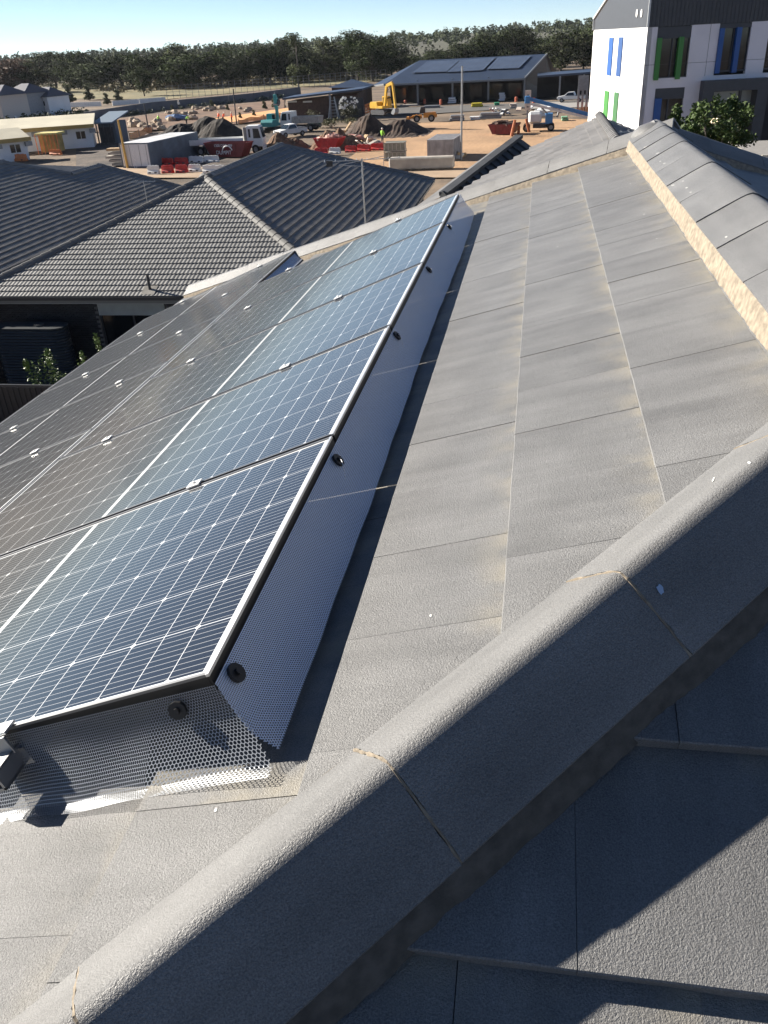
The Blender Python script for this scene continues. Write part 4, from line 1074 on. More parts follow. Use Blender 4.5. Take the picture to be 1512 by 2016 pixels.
# --- vehicles (local x forward, origin on the ground)
def sidebody(parent, name, prof, w, m, taper=0.0):
    mb = MB(); n = len(prof)
    for y in (-1, 1):
        mb.v += [(x, y * (w / 2 - taper * max(0, (z - .9))), z) for x, z in prof]
    mb.f.append(tuple(range(n))); mb.f.append(tuple(reversed(range(n, 2 * n)))); mb.mi += [0, 0]
    for j in range(n): k = (j + 1) % n; mb.f.append((j, n + j, n + k, k)); mb.mi.append(0)
    return mb.build(name, m, parent, recalc=True, bevel=.04)
def ute(loc, rz, label, m=None, name='parked_ute'):
    t = thing(name, loc, label, 'ute', None, rz); m = m or M_WHITE
    sidebody(t, 'body', [(-2.6, .5), (2.35, .5), (2.55, .7), (2.5, 1.0), (1.3, 1.14), (1.25, 1.1), (-2.6, 1.1)], 1.85, m)
    sidebody(t, 'cab', [(1.35, 1.1), (.62, 1.72), (-.55, 1.78), (-.85, 1.1)], 1.75, m, .18)
    for y in (-1, 1):
        mb = MB(); mb.poly([(1.05, y * .885, 1.15), (.55, y * .80, 1.63), (-.45, y * .80, 1.66), (-.65, y * .885, 1.15)]); mb.build('side_window', M_GLASS, t)
    mb = MB(); mb.poly([(1.37, -.76, 1.15), (1.37, .76, 1.15), (.69, .66, 1.70), (.69, -.66, 1.70)]); mb.build('windscreen', M_GLASS, t)
    boxpart(t, 'tray', (-1.75, 0, 1.12), (1.75, 1.9, .06), M_DKSTEEL); boxpart(t, 'bumper', (2.52, 0, .58), (.2, 1.8, .28), M_DKSTEEL); boxpart(t, 'grille', (2.54, 0, .85), (.04, 1.2, .18), M_DKSTEEL)
    for y in (-.68, .68): boxpart(t, 'headlight', (2.5, y, .9), (.08, .32, .16), mat('lens', (.8, .8, .8), .1))
    for x in (-1.55, 1.65):
        for y in (-.86, .86): wheel(t, (x, y, .38), .38, .25)
    return t
def truck(loc, rz, label, L=7.2, tipper=False):
    t = thing('tray_truck', loc, label, 'truck', 'white trucks', rz); f = L / 2
    sidebody(t, 'cab', [(f - 2.0, .75), (f, .75), (f + .05, 1.5), (f - .28, 2.75), (f - .5, 2.85), (f - 2.0, 2.85)], 2.25, M_WHITE, .04)
    mb = MB(); mb.poly([(f + .045, -1.0, 1.62), (f + .045, 1.0, 1.62), (f - .235, .93, 2.66), (f - .235, -.93, 2.66)]); mb.build('windscreen', M_GLASS, t)
    for y in (-1, 1):
        mb = MB(); yy = 1.10; mb.poly([(f - .2, y * yy, 1.6), (f - .42, y * (yy - .03), 2.55), (f - 1.15, y * (yy - .03), 2.6), (f - 1.15, y * yy, 1.6)]); mb.build('side_window', M_GLASS, t)
        mb = MB(); mb.poly([(f - 1.5, y * yy, 1.7), (f - 1.5, y * (yy - .03), 2.55), (f - 1.75, y * (yy - .03), 2.55), (f - 1.75, y * yy, 1.7)]); mb.build('side_window', M_GLASS, t)
    boxpart(t, 'chassis', (-.6, 0, .75), (L - 1.2, .9, .3), M_DKSTEEL); boxpart(t, 'bumper', (f + .02, 0, .6), (.2, 2.2, .35), M_WHITE)
    if not tipper:
        boxpart(t, 'tray', (-1.3, 0, 1.2), (L - 2.3, 2.4, .14), M_WHITE)
        for y in (-1.2, 1.2): boxpart(t, 'side_gate', (-1.3, y, 1.45), (L - 2.3, .05, .5), M_WHITE)
        boxpart(t, 'tail_gate', (-L / 2 - .15, 0, 1.45), (.05, 2.4, .5), M_WHITE)
        mb = MB(); mb.tube([(f - 2.25, -.85, .7), (f - 2.25, -.85, 2.75)], .26, 12); mb.build('exhaust_stack', mat('air_cleaner', (.3, .28, .25), .5), t)
    else:
        mb = MB(); w = 1.15
        A_ = [(-L / 2, -w * .8, 1.1), (f - 2.2, -w * .8, 1.1), (f - 2.2, w * .8, 1.1), (-L / 2, w * .8, 1.1)]; B_ = [(-L / 2 - .1, -w, 2.1), (f - 2.1, -w, 2.1), (f - 2.1, w, 2.1), (-L / 2 - .1, w, 2.1)]
        mb.poly(list(reversed(A_)))
        for k in range(4): mb.quad(A_[k], A_[(k + 1) % 4], B_[(k + 1) % 4], B_[k])
        mb.build('tipper_body', mat('tipper_grey', (.35, .35, .34), .6, var=.2), t)
    for x in (f - 1.0, -L / 2 + 1.3, -L / 2 + 2.4):
        for y in (-.98, .98): wheel(t, (x, y, .48), .48, .32)
    return t
c = G(452, 312); truck((c.x - 1.2, c.y + 3.6, .12), rad(6), 'white flat-tray truck with a grey exhaust stack behind the red skip', 9.5).scale = (1, 1, 1.15)
c = G(553, 274); ute((c.x + 1.0, c.y + 2.0, .12), rad(-127), 'white dual-tone ute facing us beside the brown soil heap')
c = G(588, 262); truck((c.x, c.y + 2.5, .12), rad(170), 'white tipper truck parked behind the ute by the brick block', 6.5, True)
c = G(1124, 203); ute((c.x, c.y + 1, .13), rad(172), 'silver-white ute parked by the paved area near the school', mat('silver_paint', (.6, .6, .6), .3), 'parked_car')

def excavator(loc, rz, m, label, s=1.0, arm=((0, 1.2), (2.2, 4.3), (3.8, 3.2), (3.9, .7)), cab_m=None):
    t = thing('excavator', loc, label, 'excavator', 'excavators', rz); t.scale = (s, s, s)
    for y in (-1.05, 1.05):
        mb = MB(); pr = [(-1.7, .15), (-1.5, 0), (1.5, 0), (1.7, .15), (1.8, .45), (1.55, .75), (-1.55, .75), (-1.8, .45)]
        mb.prism(pr, (1, 0, 0), (0, 0, 1), (0, y - .25, 0), (0, .5, 0)); mb.build('track', M_DKSTEEL, t, recalc=True)
    boxpart(t, 'undercarriage', (0, 0, .6), (1.6, 1.7, .4), M_DKSTEEL)
    sidebody(t, 'upper_body', [(-2.1, .95), (1.2, .95), (1.2, 1.35), (-.1, 1.35), (-.3, 1.95), (-1.9, 2.0), (-2.15, 1.6)], 2.3, m)
    cb = sidebody(t, 'cab', [(-.2, 1.3), (1.15, 1.3), (1.2, 1.9), (.85, 2.8), (-.2, 2.8)], 1.0, cab_m or m); cb.location.y = .6
    mb = MB(); mb.box((.5, .6, 2.15), (1.0, 1.03, .95)); mb.build('cab_glass', M_GLASS, t)
    nm = ('boom', 'boom_end', 'stick')
    pts = [Vector((a, -.35, b)) for a, b in arm]
    pts[0] = Vector((.9, -.35, 1.3))
    for k in range(len(pts) - 1):
        mb = MB(); mb.beam(pts[k], pts[k + 1], .36, .5 if k < 2 else .38); mb.build(nm[min(k, 2)], m, t, bevel=.04)
    mb = MB(); mid = (pts[0] + pts[1]) / 2; mb.tube([(1.1, -.35, 1.1), mid], .09, 8); mb.tube([mid + Vector((.2, 0, .35)), pts[2] + Vector((0, 0, .3))], .08, 8); mb.build('hydraulic_ram', M_STEEL, t)
    e = pts[-1]; mb = MB(); mb.prism([(-.1, .15), (.25, .1), (.2, -.5), (-.25, -.85), (-.75, -.7), (-.6, -.3)], (1, 0, 0), (0, 0, 1), (e.x, e.y - .45, e.z), (0, .9, 0)); mb.build('bucket', M_STEEL if m is M_YEL else M_DKSTEEL, t, recalc=True)
    return t
c = G(755, 262); excavator((c.x - .8, c.y + 5, 2.2), rad(-38), M_YEL, 'yellow excavator with raised bent boom on the dark soil heap', .88, arm=((0, 0), (1.6, 4.4), (3.1, 4.9), (3.7, .9)))
c = G(533, 264); excavator((c.x, c.y + 2, .12), rad(75), M_TEAL, 'teal mini excavator with its arm pointing up beside the orange path', .95, arm=((0, 0), (1.0, 3.2), (.8, 5.6), (1.4, 4.7)))
# wheel loader
c = G(828, 245); t = thing('wheel_loader', (c.x, c.y + 3, .12), 'orange-yellow wheel loader behind the dark brown soil heap', 'loader', None, rad(185)); t.scale = (.72,) * 3
M_LOAD = mat('loader_orange', (.6, .25, .03), .45, var=.15)
sidebody(t, 'rear_body', [(-3.2, .9), (-.2, .9), (-.2, 1.9), (-2.9, 1.95), (-3.25, 1.5)], 1.9, M_LOAD); boxpart(t, 'front_frame', (1.3, 0, 1.1), (2.2, 1.2, .7), M_LOAD, bevel=.05)
sidebody(t, 'cab', [(-.6, 1.9), (.6, 1.7), (.7, 2.3), (.4, 3.1), (-.6, 3.1)], 1.3, M_DKSTEEL)
for y in (-.6, .6): mb = MB(); mb.beam((1.2, y, 1.5), (3.4, y, .7), .16, .35); mb.build('lift_arm', M_LOAD, t)
mb = MB(); mb.prism([(0, 0), (.9, -.1), (.3, .9), (-.2, .9)], (1, 0, 0), (0, 0, 1), (3.3, -1.3, .3), (0, 2.6, 0)); mb.build('bucket', M_LOAD, t, recalc=True)
for x in (-2.0, 1.3):
    for y in (-.95, .95): wheel(t, (x, y, .75), .75, .5)
# boom lift
c = G(1052, 262); u = WP(1052, 262)
t = thing('boom_lift', (c.x, c.y + 1.5, .12), 'blue and white boom lift beside the maroon skip', 'boom lift')
mb = MB(); mb.box((0, 0, 1.7), (26 * u, 2.0, 1.5)); mb.build('counterweight', M_WHITE, t, bevel=.3)
boxpart(t, 'chassis', (.8, 0, .7), (30 * u, 2.0, .5), M_DKSTEEL)
for x in (-1.1, 2.2):
    for y in (-1, 1): wheel(t, (x, y, .5), .5, .35)
M_BLUE = mat('lift_blue', (.05, .22, .50), .4, var=.1)
boxpart(t, 'turntable', (1.9, -.3, 1.4), (1.0, 1.4, 1.6), M_BLUE, bevel=.05)
mb = MB(); mb.beam((-.9, -.9, 4.1), (8.6, -.9, 1.5), .35, .45); mb.build('boom', M_BLUE, t)
mb = MB(); mb.beam((-.6, -1.15, 3.45), (7.0, -1.15, 1.55), .2, .28); mb.build('lower_boom', M_WHITE, t)
mb = MB(); mb.beam((.6, -.9, 3.2), (2.0, -.6, 1.8), .2); mb.beam((3.2, -1.0, 2.7), (3.0, -.6, 1.7), .2); mb.build('hydraulic_ram', M_STEEL, t)
boxpart(t, 'boom_head', (-1.1, -.9, 4.0), (.7, .8, .9), M_BLUE, bevel=.05)
t2 = thing('sign_board', (c.x - 1.1, c.y + 6, .12), 'pale upright equipment panel standing behind the boom lift', 'panel')
boxpart(t2, 'panel', (0, 0, 3.6), (12 * u, .3, 2.5), mat('cream_panel', (.55, .48, .42), .7, var=.1)); boxpart(t2, 'leg', (0, 0, 1.2), (.25, .25, 2.4), M_STEEL)
for k in range(4): boxpart(t2, 'slot', (0, -.16, 2.75 + k * .5), (.35 * 12 * u, .03, .12), M_DKSTEEL)
# stacks of temporary fence panels and materials in front of the pavilion
rr = random.Random(21)
for k, (px, py, wd, hp, m, nm, lab) in enumerate((
    (900, 240, 30, 12, M_STEEL, 'fence_panel_stack', 'stack of grey fence panels left of the light pole'), (965, 236, 45, 13, M_STEEL, 'fence_panel_stack', 'long stack of galvanised fence frames right of the light pole'),
    (935, 238, 22, 7, M_WHITE, 'pipe_bundle', 'bundle of white pipes between the fence stacks'), (938, 212, 24, 8, mat('yellow_wrap', (.6, .48, .03), .5), 'wrapped_bundle', 'yellow wrapped bundle on the paved edge by the pavilion'),
    (978, 209, 12, 6, mat('green_wrap', (.05, .3, .15), .5), 'wrapped_bundle', 'small green bundle on the paved edge by the pavilion'), (890, 205, 16, 12, M_WPANEL, 'pallet_stack', 'pale pallet stack under the pavilion eave'),
    (988, 200, 12, 16, M_WPANEL, 'pallet_stack', 'tall white pallet stack in the pavilion shade'), (850, 214, 34, 5, M_STEEL, 'pipe_bundle', 'grey pipes laid along the paved edge'),
    (805, 211, 40, 4, M_CONC, 'board_stack', 'low stack of pale boards at the pavilion corner'), (1010, 214, 14, 9, M_PLAST, 'pallet_stack', 'beige pallet load right of the green bundle'), (1112, 240, 14, 9, mat('bag_green', (.2, .4, .25), .7), 'bulk_bag', 'pale green bulk bag near the white school wall'),
    (1062, 232, 22, 14, M_WHITE, 'bulk_bag', 'white bulk bag in front of the paved area'))):
    c = G(px, py); u = WP(px, py); w = wd * u; h = hp * HP(px, py)
    t = thing(nm, (c.x, c.y + .6, .13), lab, nm.split('_')[-1] if nm != 'bulk_bag' else 'bag', 'building materials in front of the pavilion')
    n = max(2, int(h / .35))
    for q in range(n):
        boxpart(t, 'layer', (rr.uniform(-.1, .1), 0, (q + .5) * h / n), (w * rr.uniform(.85, 1.0), 1.4, h / n * .8), m, rz=rr.uniform(-.05, .05), bevel=.05)
for k, (px, py) in enumerate(((798, 208), (836, 206), (868, 207), (1016, 202), (1051, 204))):
    c = G(px, py); mb = MB(); h = 10 * HP(px, py); mb.tube([(0, 0, 0), (0, 0, h * .85)], .28, 8); mb.tube([(0, 0, h * .85), (0, 0, h)], [.3, .2], 8)
    o = mb.build('bollard', mat('bollard_red', (.5, .12, .06), .6)); o.location = (c.x, c.y, .13); tag(o, '%s red bollard standing along the pavilion front' % ('leftmost', 'second', 'third', 'fourth', 'rightmost')[k], 'bollard', 'red bollards')
# orange mesh fences
M_OMESH = mat('orange_mesh', (.8, .27, .08), .7, var=.15, vscale=2)
def mesh_fence(pts, hpx, label):
    P = [G(*q) for q in pts]; t = thing('mesh_fence', (P[0].x, P[0].y, .12), label, 'fence', 'orange mesh fences'); h = hpx * HP(*pts[0])
    for k in range(len(P) - 1):
        a, b = P[k] - P[0], P[k + 1] - P[0]; mb = MB()
        n = max(4, int((b - a).length / .8))
        for q in range(n):
            p, r = a.lerp(b, q / n), a.lerp(b, (q + 1) / n); s0, s1 = .12 * math.sin(q), .12 * math.sin(q + 1)
            for z in range(4): mb.quad((p.x, p.y, h * (z + .06) / 4 - s0), (r.x, r.y, h * (z + .06) / 4 - s1), (r.x, r.y, h * (z + .9) / 4 - s1), (p.x, p.y, h * (z + .9) / 4 - s0))
        mb.build('mesh', M_OMESH, t)
        mb = MB(); mb.tube([(a.x, a.y, 0), (a.x, a.y, h + .2)], .05, 6); mb.build('picket', M_DKSTEEL, t)
mesh_fence([(256, 276), (275, 271), (300, 262)], 13, 'orange mesh fence at the left end of the black soil heap')
mesh_fence([(470, 245), (520, 236), (568, 228)], 8, 'long orange mesh fence running to the brick block')
mesh_fence([(712, 226), (728, 224), (740, 224)], 20, 'orange mesh fence behind the yellow excavator')
mesh_fence([(1135, 226), (1150, 224), (1160, 222)], 12, 'orange mesh fence against the white school wall')
# tan cage / site cabinet
c = G(93, 306); u = WP(93, 306); t = thing('mesh_cage', (c.x, c.y + 2, .12), 'tan mesh storage cage in front of the white site office', 'cage')
boxpart(t, 'load', (0, 0, 1.3), (34 * u, 2.2, 2.2), mat('tan_tarp', (.5, .33, .10), .7, var=.3, vscale=.8)); boxpart(t, 'lid', (0, 0, 2.6), (46 * u, 2.6, .25), mat('cage_lid', (.6, .52, .2), .6, var=.2))
mb = MB()
for k in range(7): mb.box((-23 * u + 46 * u * k / 6, -1.3, 1.3), (.08, .08, 2.6))
mb.build('bar', M_ORANGE, t)

# --- people
def make_person(loc, rz, vest, label, bend=0.0, helmet=True):
    t = thing('person', loc, label, 'person', 'site workers', rz)
    me = bpy.data.meshes.new('body')
    J = {'pel': (0, 0, .95), 'che': (bend * .35, 0, 1.35 - bend * .12), 'nek': (bend * .5, 0, 1.5 - bend * .18), 'hed': (bend * .58 + .02, 0, 1.68 - bend * .2), 'sl': (bend * .4, .19, 1.43 - bend * .14), 'el': (bend * .4 + .06, .27, 1.15 - bend * .1), 'hl': (bend * .4 + .22, .22, .93 - bend * .1),
         'sr': (bend * .4, -.19, 1.43 - bend * .14), 'er': (bend * .4 + .05, -.27, 1.15 - bend * .1), 'hr': (bend * .4 + .2, -.22, .95 - bend * .1), 'kl': (.05, .11, .5), 'fl': (0, .12, .06), 'tl': (.16, .13, .03), 'kr': (.0, -.12, .5), 'fr': (-.06, -.13, .06), 'tr': (.1, -.14, .03)}
    names = list(J); E_ = [('pel', 'che'), ('che', 'nek'), ('nek', 'hed'), ('che', 'sl'), ('sl', 'el'), ('el', 'hl'), ('che', 'sr'), ('sr', 'er'), ('er', 'hr'), ('pel', 'kl'), ('kl', 'fl'), ('fl', 'tl'), ('pel', 'kr'), ('kr', 'fr'), ('fr', 'tr')]
    me.from_pydata([J[n] for n in names], [(names.index(a), names.index(b)) for a, b in E_], [])
    o = bpy.data.objects.new('body', me); COL.objects.link(o)
    md = o.modifiers.new('s', 'SKIN'); rr_ = {'pel': .15, 'che': .17, 'nek': .07, 'hed': .11, 'sl': .085, 'el': .06, 'hl': .045, 'sr': .085, 'er': .06, 'hr': .045, 'kl': .085, 'fl': .06, 'tl': .05, 'kr': .085, 'fr': .06, 'tr': .05}
    for i, n in enumerate(names): me.skin_vertices[0].data[i].radius = (rr_[n], rr_[n]); me.skin_vertices[0].data[i].use_root = (n == 'pel')
    o.modifiers.new('u', 'SUBSURF').levels = 1
    dg = bpy.context.evaluated_depsgraph_get(); m2 = bpy.data.meshes.new_from_object(o.evaluated_get(dg)); bpy.data.objects.remove(o)
    m2.materials.clear()
    for m in (M_SKIN, vest, M_TROUS): m2.materials.append(m)
    for p in m2.polygons:
        z = p.center.z; p.material_index = 2 if z < .93 and abs(p.center.y) < .2 else (1 if z < 1.5 - bend * .17 and z > .93 else 0); p.use_smooth = True
    inst('body', m2, t, Matrix())
    if helmet:
        h = J['hed']; mb = MB(); mb.blob((h[0], h[1], h[2] + .07), (.14, .13, .1), 8, 5, 0); mb.build('helmet', mat('helmet_white', (.8, .78, .7), .4), t, smooth=True)
    return t
for px, py, v, lab, bd in ((312, 246, M_HIVIS_G, 'worker in a lime vest standing among the sandstone rocks', .5), (368, 246, M_HIVIS_G, 'bent worker in a lime vest behind the black soil heap', 1.0), (353, 215, M_WHITE, 'worker in a pale shirt near the grey boundary wall', .2),
                     (431, 242, M_HIVIS_O, 'leftmost of the three workers in orange by the black post', .3), (440, 242, M_HIVIS_O, 'middle of the three workers in orange by the black post', .6), (457, 243, M_HIVIS_O, 'right-hand worker in orange standing against the black post', .1),
                     (713, 222, M_HIVIS_G, 'worker in a lime vest beside the flowering bush', .1), (753, 283, M_HIVIS_G, 'worker in a lime vest above the red barriers', .1)):
    c = G(px, py); make_person((c.x, c.y, .14 if py != 215 else .14), rad(R_.uniform(0, 360)), v, lab, bd)
# --- sandstone blocks and rock piles in the garden beds
M_ROCK = mat('sandstone', (.42, .33, .24), .9, var=.3, vscale=.8, bump=.4, bscale=6)
rr = random.Random(31); nrock = 0
for (x0, x1, y0, y1, n) in ((330, 385, 222, 240, 16), (255, 320, 238, 258, 14), (380, 440, 213, 222, 9), (470, 500, 214, 222, 4)):
    for _ in range(n):
        px, py = rr.uniform(x0, x1), rr.uniform(y0, y1); c = G(px, py); s = rr.uniform(.5, 1.3)
        mb = MB(); mb.blob((0, 0, s * .25), (s, s * .7, s * .45), 7, 5, .25, rr); o = mb.build('sandstone_block', M_ROCK); o.location = (c.x, c.y, .12); o.rotation_euler.z = rr.uniform(0, 3)
        where = 'beside the lime-vested worker' if x0 == 330 else 'behind the orange mesh fence' if x0 == 255 else 'in the row before the grey wall' if x0 == 380 else 'near the black post beyond the orange workers'
        tag(o, 'pale sandstone block ' + where, 'rock', 'sandstone blocks ' + where)
c = G(347, 238); t = thing('tarp_bundle', (c.x, c.y, .12), 'blue tarpaulin bundle among the sandstone blocks', 'tarpaulin'); mb = MB(); mb.blob((0, 0, .5), (2.6, 1, .55), 12, 6, .15); mb.build('tarpaulin', mat('blue_tarp', (.12, .2, .36), .6, var=.2), t)
# ------------------------------------------------------------------ buildings around the site
M_ROOFM = mat('dark_metal_roof', (.042, .060, .098), .4, var=.1, vscale=.3)
M_WIN = mat('window_glass', (.015, .02, .025), .08)
def pquad(mb, O, *pts): mb.poly([Vector(p) - O for p in pts])
# --- pavilion
yf = G(900, 203).y
pv = thing('pavilion', (G(900, 203).x, yf, 0), 'long low pavilion with dark metal roof behind the light pole', 'building'); O = Vector(pv.location)
eL, eR = PY(756, 166, yf - 1), PY(1033, 154, yf - 1); rL, rR = PY(826, 119, yf + 11), PY(1077, 106, yf + 11)
eL2 = PY(728, 171, yf + 3); eR2 = eR + Vector((6.5, 22, 0)); bL = eL2 + Vector((2, 19, 0))
mb = MB(); pquad(mb, O, eL, eR, rR, rL); mb.build('roof', M_ROOFM, pv)
mb = MB(); pquad(mb, O, eL2, eL, rL); pquad(mb, O, bL, eL2, rL); mb.build('roof', M_ROOFM, pv)
mb = MB(); pquad(mb, O, rL, rR, eR2, bL); mb.build('roof', M_ROOFM, pv)
mb = MB(); mb.beam(eL - O - Vector((0, 0, .15)), eR - O - Vector((0, 0, .15)), .2, .35); mb.beam(eR - O, rR - O, .2, .3); mb.beam(eL - O, eL2 - O, .2, .3); mb.build('gutter', mat('gutter_grey', (.2, .21, .22), .5), pv)
mb = MB(); c = (eL + eR) / 2; pquad(mb, O, (eR.x - .4, eR.y + 1, 0), (eR.x + 5, eR.y + 20, 0), (eR2.x - 1, eR2.y, eR.z), (rR.x - .3, rR.y, rR.z - .2), (eR.x - .4, eR.y + .5, eR.z)); mb.build('gable_wall', M_DKSTEEL, pv)
mb = MB(); mb.box((Vector(((eL.x + eR.x) / 2, yf + 7, (eL.z) / 2)) - O), (eR.x - eL.x, .3, eL.z)); mb.build('back_wall', mat('brown_cladding', (.022, .016, .014), .8, var=.3, vscale=.5), pv)
for px, py in ((823, 206), (890, 204), (959, 203), (1031, 200)):
    g_ = G(px, py); mb = MB(); mb.box((g_.x - O.x, .1, eL.z / 2 + .3), (.35, .35, eL.z + .2)); mb.build('column', M_STEEL, pv)
for k in range(7): boxpart(pv, 'wall_opening', (eL.x - O.x + (eR.x - eL.x) * (k + .5) / 7, 6.8, 1.6), ((eR.x - eL.x) / 11, .1, 2.6), M_WIN)
nv = (eR - eL).cross(rL - eL).normalized(); nv = nv if nv.z > 0 else -nv
M_PVA = mat('sky_tinted_array', (.10, .13, .19), .18, var=.1, vscale=.5)  # base colour lightened to carry the sky reflected in the glass
for k, q in enumerate((((811, 143), (842, 121), (905, 118), (879, 141)), ((880, 142), (907, 118), (976, 113), (951, 138)), ((958, 136), (980, 113), (1046, 110), (1022, 134)))):
    P = [PP(*s, eL + nv * .25, nv) for s in q]; cc = sum(P, Vector()) / 4
    t = thing('solar_array', cc, '%s solar array on the pavilion roof' % ('left', 'middle', 'right')[k], 'solar panel', 'solar arrays on the pavilion roof')
    nu = 9
    for a in range(nu):
        for b_ in range(3):
            def pt(u, v): return (P[0].lerp(P[3], u)).lerp(P[1].lerp(P[2], u), v) - cc
            e = .004; mb = MB(); mb.poly([pt(a / nu + e, b_ / 3 + e), pt((a + 1) / nu - e, b_ / 3 + e), pt((a + 1) / nu - e, (b_ + 1) / 3 - e), pt(a / nu + e, (b_ + 1) / 3 - e)]); mb.build('panel', M_PVA, t)
    mb = MB(); d_ = Vector((0, 0, -.1)); mb.poly([p - cc - nv * .08 for p in P]); mb.build('support_frame', M_DKSTEEL, t)
# right lean-to and paved ramp
yr = G(1120, 196).y
t = thing('covered_walkway', (G(1120, 196).x, yr, 0), 'open flat walkway roof to the right of the pavilion', 'walkway'); O = Vector(t.location)
a, b = PY(1058, 151, yr), PY(1168, 143, yr)
mb = MB(); pquad(mb, O, a, b, b + Vector((0, 7, .4)), a + Vector((0, 7, .4))); mb.beam(a - O, b - O, .3, .35); mb.build('roof', M_ROOFM, t)
for px in (1103, 1150): p = PY(px, 150, yr); mb = MB(); mb.box((p.x - O.x, 0, a.z / 2), (.3, .3, a.z)); mb.build('column', M_STEEL, t)
mb = MB(); mb.box(((a.x + b.x) / 2 - O.x, 7, a.z / 2), (b.x - a.x, .3, a.z)); mb.build('back_wall', MATS['brown_cladding'], t)
mb = MB(); mb.poly([G(1090, 188), G(1165, 184), G(1165, 170), G(1130, 170)]); o = mb.build('paved_ramp', mat('ramp_paving', (.3, .28, .26), .9, var=.1)); o.location.z = .15; tag(o, kind='structure')
mb = MB(); mb.poly([G(1040, 216), G(1165, 212), G(1165, 200), G(1075, 203)]); o = mb.build('paved_area', MATS['ramp_paving']); o.location.z = .14; tag(o, kind='structure')
t = thing('sign_frame', (G(1145, 222).x, G(1145, 222).y, .13), 'grey steel sign frame with posts beside the white school wall', 'sign'); u = WP(1145, 222)
boxpart(t, 'panel', (0, 0, 4.3), (20 * u, .2, 2.2), M_STEEL)
for x in (-8 * u, 0, 8 * u): boxpart(t, 'post', (x, 0, 1.8), (.35, .35, 3.6), M_STEEL)
# --- brick amenities block
yb = G(630, 235).y
t = thing('amenities_block', (G(630, 235).x, yb, 0), 'brown brick amenities block with sloping dark roof left of the pavilion', 'building'); O = Vector(t.location)
a, b = G(568, 238), G(705, 233)
M_BB = mat('brown_brick', (.075, .045, .035), .85, var=.25, vscale=2)
zt_ = PY(640, 190, yb).z
mb = MB(); mb.prism([(a.x - O.x, 0), (b.x - O.x, 0), (b.x - O.x, PY(705, 183, yb).z), (a.x - O.x, PY(568, 200, yb).z)], (1, 0, 0), (0, 0, 1), (0, 0, 0), (0, 6, 0)); mb.build('wall', M_BB, t, recalc=True)
p, q = PY(556, 197, yb - 1.5), PY(713, 178, yb - 1.5)
mb = MB(); mb.prism([(p.x - O.x, p.z), (q.x - O.x, q.z), (q.x - O.x, q.z + .3), (p.x - O.x, p.z + .3)], (1, 0, 0), (0, 0, 1), (0, -1.5, 0), (0, 9, 0)); mb.build('roof', M_ROOFM, t, recalc=True)
for px in (575, 605): p = PY(px, 199, yb - .1); boxpart(t, 'highlight_window', (p.x - O.x, -.05, p.z - .1), (1.7, .08, .28), mat('lit_strip', (.6, .6, .55), .4))
p = PY(654, 215, yb); boxpart(t, 'column', (p.x - O.x, -1.2, 2.0), (.3, .3, 4.4), M_STEEL); boxpart(t, 'recess_shade_panel', (p.x - O.x + 3, -.03, 1.7), (5.5, .06, 3.2), M_DKSTEEL)  # flat dark slab on the wall paints the shade of a recess
yk = yb + 22
t = thing('kiosk_roof', (PY(690, 170, yk).x, yk, 0), 'small dark hipped kiosk roof behind the amenities block', 'building'); O = Vector(t.location)
e0, e1, tp = PY(645, 173, yk), PY(722, 172, yk), PY(693, 156, yk + 5); B0, B1 = e0 + Vector((0, 10, 0)), e1 + Vector((0, 10, 0))
mb = MB(); pquad(mb, O, e0, e1, tp); pquad(mb, O, e1, B1, tp); pquad(mb, O, B1, B0, tp); pquad(mb, O, B0, e0, tp); mb.build('roof', M_ROOFM, t)
boxpart(t, 'wall', ((e0.x + e1.x) / 2 - O.x, 5, e0.z / 2), ((e1.x - e0.x) * .85, 8, e0.z), M_BB)
# step ladder
c = G(657, 236); t = thing('step_ladder', (c.x, c.y - .3, .13), 'aluminium step ladder leaning by the brick block doorway', 'ladder')
for s in (-1, 1): mb = MB(); mb.beam((s * .9, 0, 0), (s * .3, .4, 3.6), .12); mb.build('stile', M_PIPE, t); mb = MB(); mb.beam((s * .9, 1.2, 0), (s * .3, .5, 3.6), .1); mb.build('rear_leg', M_PIPE, t)
for k in range(6): mb = MB(); w = .85 - k * .09; mb.box((0, .06 * k, .5 + k * .5), (2 * w, .12, .06)); mb.build('tread', M_PIPE, t)

# --- white site offices
def office(p0, p1, pyt, dm, label, nwin, roof_dx=0.6):
    a, b = G(*p0), G(*p1); L = (b - a).length; rz = math.atan2(b.y - a.y, b.x - a.x); H = (p1[1] - pyt) * HP(*p1)
    t = thing('site_office', (a.x, a.y, .12), label, 'site office', 'white site offices', rz)
    boxpart(t, 'wall', (L / 2, dm / 2, H / 2), (L, dm, H), M_WPANEL)
    mb = MB(); mb.prism([(-.8, H), (dm + .8, H + 1.1), (dm + .8, H + 1.35), (-.8, H + .3)], (0, 1, 0), (0, 0, 1), (-.5, 0, 0), (L + 1.0, 0, 0)); mb.build('roof', mat('cream_roof', (.60, .55, .42), .6, var=.1, vscale=.3), t, recalc=True)
    mb = MB(); mb.box((L / 2, -.85, H + .12), (L + 1.0, .1, .5)); mb.build('fascia', mat('ochre_fascia', (.36, .25, .08), .6), t)
    for k in range(nwin):
        x = L * (k + .6) / nwin; o_ = boxpart(t, 'window', (x, -.03, H * .62), (1.3, .08, 1.0), M_WIN); boxpart(o_, 'frame', (x, -.05, H * .62), (.08, .1, 1.0), M_WHITE)
        boxpart(t, 'air_conditioner', (x + 1.8, -.25, H * .8), (.9, .5, .55), M_STEEL)
    for k in range(1, int(L / 3)): boxpart(t, 'joint_strip', (k * 3, -.02, H / 2), (.05, .04, H), M_STEEL)
    return t
office((-40, 308), (187, 291), 250, 7, 'long white site office with cream roof and ochre fascia at the left', 4)
